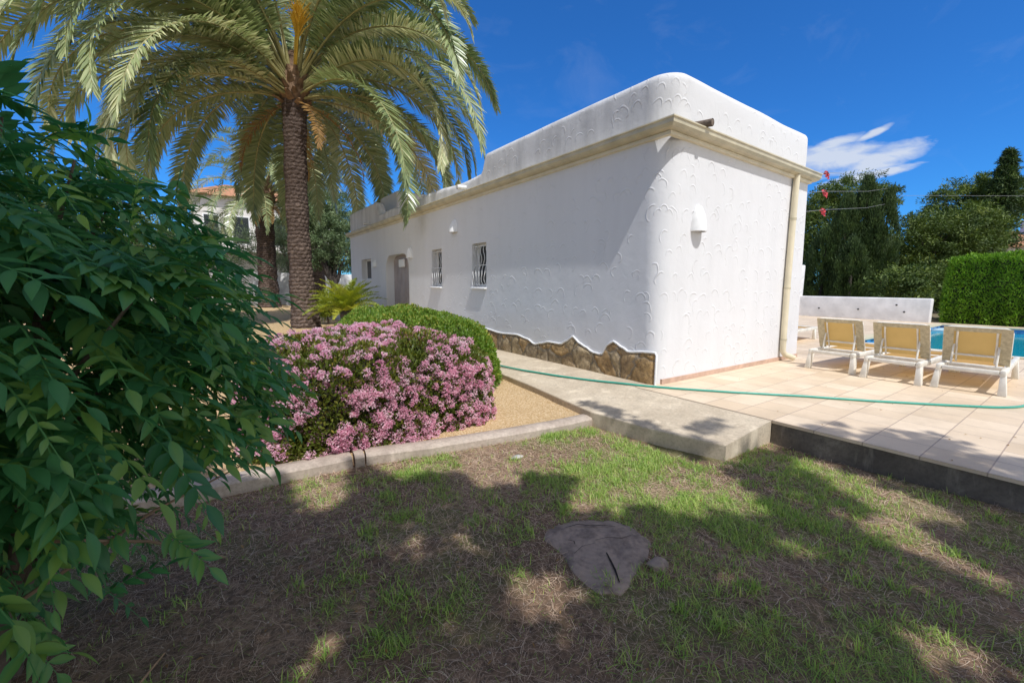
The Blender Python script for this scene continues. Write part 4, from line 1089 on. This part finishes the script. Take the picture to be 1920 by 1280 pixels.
# gravel grit on the bed and crumbs on the lawn
def grit(name, label, n, x0, x1, y0, y1, zf, s0, s1, mat):
    X = RNG.uniform(x0, x1, n); Y = RNG.uniform(y0, y1, n); Z = np.array([zf(a, b) for a, b in zip(X, Y)])
    C = np.stack([X, Y, Z], 1); O = np.array([[1, 0, 0], [0, 1, 0], [-1, 0, 0], [0, -1, 0], [0, 0, 1.]])
    S_ = RNG.uniform(s0, s1, (n, 1, 1))*RNG.uniform(.6, 1.3, (n, 5, 1)); V = C[:, None]+O[None]*S_; V = V.reshape(-1, 3); b = np.arange(n)[:, None]*5
    F = np.concatenate([b+q for q in ([0, 1, 4], [1, 2, 4], [2, 3, 4], [3, 0, 4])], 0)
    tag(link(name, np_mesh(name, V, F, np.repeat(RNG.random(n), 5)), mat), label, 'gravel', None, 'stuff')
M['grit'] = leafmat('gravel_grit', (.34, .22, .10), (.56, .40, .22), (.74, .60, .42), .9, 0.)
M['crumb'] = leafmat('soil_crumb', (.10, .07, .05), (.22, .16, .12), (.55, .48, .4), .9, 0.)
grit('bed_gravel', 'fine ochre gravel covering the planting bed', 42000, -1.2, 3.35, 3.3, 6.2, bed_z, .003, .007, M['grit'])
grit('lawn_crumbs', 'small soil crumbs and pale chips scattered on the lawn', 9000, -1.6, 4.1, -.3, 3.3, lawn_z, .002, .0065, M['crumb'])
# fallen twigs
# ------------------------------------------------------------------ trees out of the picture that shade the lawn
SUN = np.array([.15, 1., -1.65])
LIT = [[(0.82, 3.6), (0.89, 3.15), (1.06, 2.82), (1.45, 2.82), (1.43, 2.38), (1.82, 2.41), (2.09, 2.17), (1.76, 1.98), (1.77, 1.74), (2.17, 1.61), (2.31, 1.36), (2.7, 1.14), (3.01, 1.21), (3.23, 1.62), (3.58, 1.54), (3.32, 1.76), (3.21, 2.25), (3.3, 3.4), (1.95, 3.6)],
 [(0.38, 3.6), (0.80, 3.4), (0.72, 2.84), (0.5, 2.55), (0.36, 2.79), (0.33, 3.14)], [(1.15, 1.60), (1.35, 1.47), (1.22, 1.24), (1.03, 1.24), (0.94, 1.41)],
 [(3.84, 1.49), (4.09, 1.34), (3.87, 0.73), (3.88, 0.42), (3.45, 0.45), (3.36, 0.74), (3.57, 1.12)], [(3.20, 0.86), (3.46, 0.63), (3.20, 0.15), (2.95, 0.05), (3.0, 0.3), (3.02, 0.62)],
 [(2.27, 0.40), (2.5, 0.21), (2.33, 0.02), (2.0, 0.22)]]
DIM = [[(2.45, 1.05), (2.75, .95), (2.65, .7), (2.35, .8)], [(1.9, .55), (2.15, .5), (2.05, .32), (1.8, .4)], [(.2, 1.75), (.45, 1.7), (.35, 1.5), (.1, 1.6)], [(3.0, 1.25), (3.3, 1.3), (3.35, 1.0), (3.1, .9)], [(0.7, 2.39), (1.02, 2.36), (1.18, 2.03), (1.01, 1.85), (0.62, 1.96), (0.56, 2.21)], [(2.62, .50), (2.80, .42), (2.72, .22), (2.52, .28)], [(2.62, .10), (2.80, -.05), (2.60, -.15), (2.45, .0)]]
TSH = [[(4.69, 1.2), (4.95, 0.85), (4.70, 0.51), (4.85, 0.13), (4.6, -.2), (3.9, -0.1), (3.98, 0.72), (4.0, 1.13)], [(4.04, 1.68), (4.65, 1.47), (4.14, 1.19), (3.94, 1.51)], [(6.8, 0.55), (8.6, 0.30), (8.6, -.2), (6.8, 0.1)], [(3.55, 2.25), (3.98, 2.15), (3.7, 1.9), (3.42, 2.05)]]
def shaded(x, y):
    """where the trees behind the photographer throw their shade"""
    x += .05*noise.noise(Vector((x*5, y*5, 1))); y += .05*noise.noise(Vector((x*5, y*5, 8)))
    if any(inside((x, y), q) for q in TSH): return random.random() < .5
    if x > 4.05 or y > 3.3+(1.1 if x < -.05 else 0): return False
    if x > 3.33 and y > 1.66: return False
    if any(inside((x, y), q) for q in LIT): return False
    if any(inside((x, y), q) for q in DIM): return random.random() < .3
    return True
def shade_tree(base, x0, x1, label):
    root = empty('shade_tree', base, 0, label, 'tree'); b = np.array(base); Pn = []; Cs = []
    k = 0
    while k < 10500:
        k += 1
        gx = RNG.uniform(x0, x1); gy = RNG.uniform(-2.8, 4.5)
        if not shaded(gx, gy): continue
        z = RNG.uniform(4.4, 6.6); t = (z+.22)/1.65; c = np.array([gx-.15*t, gy-t, z]); rr = .06
        m_ = 7; Pn.append(c+rand_dirs(m_)*RNG.random((m_, 1))*rr); Cs.append(c)
    P = np.concatenate(Pn); N = rand_dirs(len(P)); N[:, 2] = np.abs(N[:, 2])+.6; N = unit(N)
    D = unit(np.cross(N, rand_dirs(len(P)))); W = np.cross(N, D)
    V, F, r = leaf_quads(P-b, D, W, .11, .065, RNG.random(len(P))); link('crown', np_mesh('crown', V, F, r), M['shade_leaf'], root)
    m = MB(); rg = random.Random(int(x0*10)); top = Vector((0, 0, 3.2)); m.tube([(0, 0, -.1), (.05, 0, 1), (-.04, .05, 2.2), top], [.24, .18, .16, .14], 12)
    for q in range(26):
        e = Vector((Cs[rg.randrange(len(Cs))]-b).tolist()); mid = top.lerp(e, .5)+Vector((0, 0, .25)); m.tube([top, mid, e], [.07, .035, .008], 6)
    m.build('trunk', M['bark'], root, 60)
shade_tree((-1.2, -3.0, -.22), -3.2, 1.4, 'leafy tree behind the photographer shading the lawn')
shade_tree((2.6, -3.6, -.22), 1.4, 5.7, 'second leafy tree behind the photographer shading the terrace edge')

# ------------------------------------------------------------------ background trees on the right (beyond wall and hedge)
def B(*a): return a
TG = 'trees beyond the garden wall'
tree('pine_tree', 'broad green pine with rounded top beside the villa corner', 'pine tree', (42, 13.6, -.4),
     [B(42.5, 13.3, 8.7, 2.0, 2.2, 1.5), B(42, 14.8, 7.6, 2.4, 2.2, 2.0), B(41, 12.2, 7.4, 2.2, 1.9, 1.8), B(41, 16.8, 6.6, 2.6, 2.4, 2.4), B(40, 14.4, 5.2, 2.4, 2.6, 2.0), B(40.5, 17, 3.6, 3, 3, 2.4), B(40, 13, 2.8, 2.4, 2.4, 2), B(43.5, 11.6, 8.2, 1.5, 1.4, 1.2)],
     (5, .35), M['pine_leaf'], M['trunk_dark'], 900, 60, .5, .25, .07, TG, 8, .45)
tree('pine_tree', 'leaning green pine between the cypresses and the dark conifer', 'pine tree', (43.5, 8.3, -.4),
     [B(43.5, 9.0, 4.6, 3, 2.2, 2.4), B(44, 7.0, 5.0, 3, 2.4, 2.2), B(43, 8, 1.8, 3, 3, 2), B(44.5, 6.0, 5.2, 2.2, 1.6, 1.5)],
     (4, .3), M['pine_leaf'], M['trunk_dark'], 620, 60, .5, .24, .07, TG, 6, .5)
tree('pine_tree', 'tall umbrella pine with dense crown left of the pointed conifer', 'pine tree', (50, 6.6, -.4),
     [B(50, 8.0, 8.0, 2.6, 2.2, 1.8), B(50.5, 6.3, 8.6, 2.6, 2.0, 1.6), B(49.5, 8.4, 5.6, 2.6, 2.4, 2.2), B(50, 6.6, 5.4, 2.2, 1.6, 2.0), B(51, 3.8, 8.0, 2.4, 2, 1.6)],
     (6, .35), M['pine_leaf'], M['trunk_dark'], 800, 60, .5, .26, .07, TG, 8, .5)
def column(x, y, h, r, lb, tip=.5, group='narrow cypresses beyond the garden wall'):
    root = empty('cypress_tree', (x, y, -.4), 0, lb, 'cypress', group)
    k = int(260*h/8*r/.8); t = RNG.random(k)**1.1; a = RNG.uniform(0, 2*PI, k); rr = r*np.minimum(1, (1-t)*2.4+.05)**.7*np.minimum(1, .6+t*3)*RNG.uniform(.75, 1.1, k)
    C = np.stack([rr*np.cos(a), rr*np.sin(a), .3+t*h], 1); per = 70; P = C.repeat(per, 0)+rand_dirs(k*per)*RNG.random((k*per, 1))*np.array([.22, .22, .55]); N = unit(P*np.array([1, 1, 0])+np.array([0, 0, .6]))
    q = np.clip(RNG.normal(.45, .22, k).repeat(per)+RNG.normal(0, .1, k*per), 0, 1); scatter_leaves('crown', M['cypress_leaf'], P, N, .22, .05, root, .35, -.9, q)
    m = MB(); m.tube([(0, 0, 0), (0, 0, h*.5), (0, 0, h*.95)], [.16, .11, .03], 7); m.build('trunk', M['trunk_dark'], root)
for (x, y, h, r, lb) in [(38.6, 10.9, 9.0, .95, 'tallest narrow cypress in the group with a thin tip'), (37.6, 11.7, 7.7, 1.0, 'dark cypress left of the tallest cypress'), (38.9, 9.75, 8.0, .8, 'slim cypress at the right end of the group against the sky'), (37.0, 12.6, 5.6, 1.1, 'short broad cypress at the left end of the group'), (38.2, 10.3, 7.2, .8, 'thin cypress squeezed behind the tallest cypress'), (36.6, 10.8, 4.6, 1.0, 'low dense cypress at the front of the group')]:
    column(x, y, h, r, lb)
# pointed conifer
root = empty('conifer_tree', (48.6, 5.6, -.4), 0, 'dark pointed conifer rising above the hedge at the right edge', 'conifer'); Pn = []; Qn = []
for k in range(330):
    t = random.random()**.8; z = 1.5+t*10.3; r = 2.3*(1-t)**.8*random.uniform(.5, 1.1)+.15; a = random.uniform(0, 2*PI); n = 60; s = RNG.random((n, 1))
    Pn.append(np.array([0, 0, z])+s*np.array([math.cos(a)*r, math.sin(a)*r, -.12*r])+rand_dirs(n)*.16); Qn.append(np.full(n, np.clip(random.gauss(.45, .2), 0, 1)))
P = np.concatenate(Pn); scatter_leaves('crown', M['cypress_leaf'], P, unit(P*np.array([1, 1, 0])+[0, 0, .2]), .26, .07, root, .5, .1, np.concatenate(Qn))
m = MB(); m.tube([(0, 0, 0), (0, 0, 11.6)], [.25, .03], 8); m.build('trunk', M['trunk_dark'], root)
# dark undergrowth behind wall
for (x, y, r, h, lb) in [(30, 17.5, 3.0, 3.6, 'dark bushy tree close behind the white garden wall at the villa'), (43, 12.0, 3.2, 5.0, 'dark bushy tree far behind the cypress group'), (44, 9.6, 3.0, 5.0, 'dark bushy tree far behind the slim end cypress'), (33, 5, 3.2, 2.5, 'dark bushy tree rising behind the clipped hedge'), (34, 1, 3.2, 2.4, 'dark bushy tree at the far right behind the hedge')]:
    tree('dark_tree', lb, 'tree', (x, y, -.4), [B(x, y, h*.55, r, r, h*.5), B(x+.6, y+1.2, h*.75, r*.7, r*.7, h*.3)], (2, .2), M['pine_leaf'], M['trunk_dark'], 260, 60, .5, .2, .08, 'dark trees behind the garden wall', 4, .5)
def roof_house(name, label, c, sx, sy, h, rh, rz, win=(), arch=False):
    root = empty(name, c, rz, label, 'house'); m = MB(); m.box((-sx/2, -sy/2, -.5), (sx/2, sy/2, h)); m.build('wall', M['far_wall'], root)
    m = MB(); e = .5; m.add([(-sx/2-e, -sy/2-e, h+.002), (sx/2+e, -sy/2-e, h+.002), (sx/2+e, sy/2+e, h+.002), (-sx/2-e, sy/2+e, h+.002), (-sx/4, 0, h+rh), (sx/4, 0, h+rh)], [(0, 1, 5, 4), (1, 2, 5), (2, 3, 4, 5), (3, 0, 4), (0, 3, 2, 1)])
    m.build('roof', M['roof_tile'], root)
    for (x, z, w, hh) in win:
        m = MB(); m.box((x-w/2, -sy/2-.03, z), (x+w/2, -sy/2+.05, z+hh)); wd = m.build('window', M['white'], root)
        m = MB(); m.box((x-w/2+.08, -sy/2-.045, z+.08), (x+w/2-.08, -sy/2-.031, z+hh-.08)); m.build('pane', M['glass'], wd)
    return root
r = roof_house('distant_house', 'distant house with orange tiled roof glimpsed behind the right-hand trees', (66, 5.5, 0), 9, 9, 5.2, 1.9, -.9, [(-2, 3, 1, 1.2), (1.5, 3, 1, 1.2)])
m = MB(); m.box((-1.2, -1.5, 6.0), (-.4, -.7, 8.0)); m.build('chimney', M['white'], r)

# ------------------------------------------------------------------ background on the left
r = roof_house('white_villa', 'white two-storey villa with tiled roof seen far behind the palms', (3.9, 42.5, 0), 9.5, 8, 7.5, 1.6, .02, [(-3.6, 4.1, 1.0, 2.1), (-1.8, 4.1, 1.2, 2.1), (.9, 4.1, 1.2, 2.1), (3.4, 4.1, 1.2, 2.1), (-3, .6, 1.4, 1.4), (1, .6, 1.4, 1.4)])
m = MB(); m.box((-4.75, -5.6, 3.5), (4.75, -4.02, 3.7)); m.build('balcony', M['far_wall'], r)
m = MB()
for k in range(40): m.box((-4.7+k*.24, -5.5, 3.7), (-4.66+k*.24, -5.46, 4.6))
m.box((-4.75, -5.52, 4.6), (4.75, -5.44, 4.68)); m.build('balcony_railing', M['dark_metal'], r)
lw = empty('boundary_wall', (-8, 28.6, -.05), 0, 'low white boundary wall behind the palms at the left', 'wall')
m = MB(); m.box((0, 0, -.2), (16.5, .3, 1.9)); m.build('wall', M['white_wall'], lw, 40, .03)
m = MB(); m.box((9.9, -2.6, -.2), (10.2, -.05, 1.2)); m.build('pier', M['white_wall'], lw, 40, .03)
tree('olive_tree', 'pale green olive tree between the shorter palm and the white villa', 'olive tree', (.6, 30.5, 0), [B(.8, 30.5, 3.2, 2.1, 1.6, 1.5), B(-1.4, 31, 2.8, 1.8, 1.5, 1.4)], (1.8, .16), M['olive_leaf'], M['bark'], 260, 55, .38, .13, .04, None, 6, .6)
tree('olive_tree', 'pale olive tree seen between the two palm trunks', 'olive tree', (4.4, 31.5, 0), [B(4.2, 31.5, 3.2, 1.4, 1.5, 1.6), B(4.4, 32, 4.8, 1.6, 1.3, 1.3)], (1.8, .16), M['olive_leaf'], M['bark'], 240, 55, .38, .13, .04, None, 6, .6)
tree('carob_tree', 'dense grey-green tree with forked trunk right of the tall palm', 'tree', (5.35, 23.8, 0), [B(5.3, 24.2, 3.7, 1.5, 1.6, 1.35), B(6.1, 24.0, 2.9, 1.1, 1.3, 1.1), B(4.6, 24.6, 4.9, 1.5, 1.4, 1.3), B(5.9, 25.2, 5.0, 1.4, 1.3, 1.2), B(4.4, 24.2, 2.9, .9, 1, .9)], (1.3, .24), M['dark_tree_leaf'], M['trunk_dark'], 420, 70, .34, .12, .05, None, 8, .5)
tree('green_tree', 'soft green tree filling the gap behind the grey-green tree and far palm', 'tree', (7.2, 35, 0), [B(7.0, 35, 5.2, 2.8, 2, 3.0), B(9.2, 35, 4.4, 2.4, 2, 2.8)], (2.2, .2), M['dark_tree_leaf'], M['trunk_dark'], 320, 55, .5, .17, .06, None, 6, .5)
for (x, y, h, lb) in [(-2.4, 23, 4.2, 'green garden tree behind the shrub at the left, nearer one'), (-6, 26, 5.5, 'green garden tree far left behind the leafy shrub')]:
    tree('garden_tree', lb, 'tree', (x, y, 0), [B(x, y, h*.62, 1.8, 1.6, h*.38)], (1.5, .14), M['dark_tree_leaf'], M['bark'], 330, 50, .35, .13, .05, None, 5, .5)
tree('bushy_plant', 'yellow-green bush at the foot of the tall palm, beside the cycad', 'bush', (2.9, 13.9, 0), [B(2.9, 13.9, .55, .35, .35, .4)], (.3, .03), M['cycad_leaf'], M['bark'], 60, 40, .15, .09, .03, None, 4, .6)

# ------------------------------------------------------------------ sky, sun, camera
w = bpy.data.worlds.new('World'); scene.world = w; w.use_nodes = True; nt = w.node_tree; nt.nodes.clear()
class WT(NT):
    def __init__(s): s.t = nt
t = WT()
sky = t.n('TexSky', sky_type='NISHITA'); sky.sun_disc = False
el = math.atan2(1.65, math.hypot(.15, 1.)); sky.sun_elevation = el; sky.sun_rotation = math.atan2(-.15, -1.) ; sky.altitude = 300; sky.air_density = 1.; sky.dust_density = .25; sky.ozone_density = 4.
g = t.n('TexCoord').outputs['Generated']
# deep blue away from the sun, paler and brighter towards it
az = t.n('VectorMath', operation='DOT_PRODUCT', i={0: g, 1: (-.12, -.9, .42)}).outputs['Value']
deep = t.mix(1., sky.outputs[0], (.17, .56, 1.0), 'MULTIPLY'); pale = t.mix(1., t.n('HueSaturation', i={'Saturation': .62, 'Value': 1.25, 'Color': sky.outputs[0]}).outputs[0], (1.12, 1.0, .90), 'MULTIPLY')
hs = t.mix(t.ramp(az, [(.0, 0), (.35, 1)]), deep, pale)
cd = Vector((651, 181.7, 158.3)).normalized(); rt_ = Vector((cd.y, -cd.x, 0)).normalized(); up_ = rt_.cross(cd)
def dot(v): return t.n('VectorMath', operation='DOT_PRODUCT', i={0: g, 1: tuple(v)}).outputs['Value']
cx_, cy_, cz_ = dot(rt_), dot(up_), dot(cd)
def ell(x0, y0, rx, ry, ang):
    c, s = math.cos(ang), math.sin(ang)
    dx = t.math('SUBTRACT', cx_, x0); dy = t.math('SUBTRACT', cy_, y0)
    u = t.math('DIVIDE', t.math('ADD', t.math('MULTIPLY', dx, c), t.math('MULTIPLY', dy, s)), rx); v = t.math('DIVIDE', t.math('SUBTRACT', t.math('MULTIPLY', dy, c), t.math('MULTIPLY', dx, s)), ry)
    return t.math('SUBTRACT', 1., t.math('ADD', t.math('MULTIPLY', u, u), t.math('MULTIPLY', v, v)))
e = None
for a in [(-.055, .004, .07, .028, -.02), (.012, -.008, .058, .020, .2), (-.01, -.034, .065, .009, .14), (-.055, .028, .04, .010, .15), (-.005, .034, .028, .006, .4)]:
    v = ell(*a); e = v if e is None else t.math('MAXIMUM', e, v)
nv = t.comb(t.math('MULTIPLY_ADD', cx_, 1., t.math('MULTIPLY', cy_, .8)), t.math('MULTIPLY', cy_, 2.6), cz_)
nz = t.noise(nv, 22., 7, .6, .4)
e = t.math('ADD', t.math('MAXIMUM', e, -1.5), t.math('MULTIPLY_ADD', nz, 2.6, -1.05))
front = t.math('GREATER_THAN', cz_, .5)
mask = t.math('MULTIPLY', t.math('MULTIPLY_ADD', e, .85, .05, clamp=True), front)
mask = t.math('MULTIPLY', mask, .82)
wz = t.noise(t.scale(g, 1.2, 3.2, 4.5), 2.6, 8, .62, .6); wisp = t.math('MULTIPLY', t.ramp(wz, [(.55, 0), (.9, 1)]), .10)
cl = t.mix(t.math('MAXIMUM', mask, wisp), hs, (4.6, 4.9, 5.4, 1))
bg = t.n('Background', i={'Color': cl, 'Strength': .15})
out = nt.nodes.new('ShaderNodeOutputWorld'); nt.links.new(bg.outputs[0], out.inputs[0])

sd = bpy.data.lights.new('sun', 'SUN'); sd.energy = 3.75; sd.angle = R_(.6); sd.color = (1., .985, .955)
so = bpy.data.objects.new('sun', sd); COL.objects.link(so); so.rotation_euler = Vector((.15, 1., -1.65)).to_track_quat('-Z', 'Y').to_euler(); so.location = (-2, -14, 24)

cam = bpy.data.cameras.new('camera'); co_ = bpy.data.objects.new('camera', cam); COL.objects.link(co_); scene.camera = co_
Rm = Matrix([[0.816469, 0.066462, -0.573552], [-0.577304, 0.111048, -0.808943], [0.009928, 0.99159, 0.129036]])
co_.matrix_world = Matrix.Translation((0, 0, 1.2)) @ Rm.to_4x4()
cam.sensor_width = 36; cam.lens = 794/1920*36; cam.clip_end = 1500; cam.clip_start = .05
vs_ = scene.view_settings; vs_.view_transform = 'Standard'; vs_.look = 'None'; vs_.exposure = .1; vs_.gamma = 1.
scene.render.engine = 'CYCLES'; scene.render.resolution_x = 1024; scene.render.resolution_y = 682
scene.cycles.max_bounces = 8; scene.cycles.transparent_max_bounces = 8
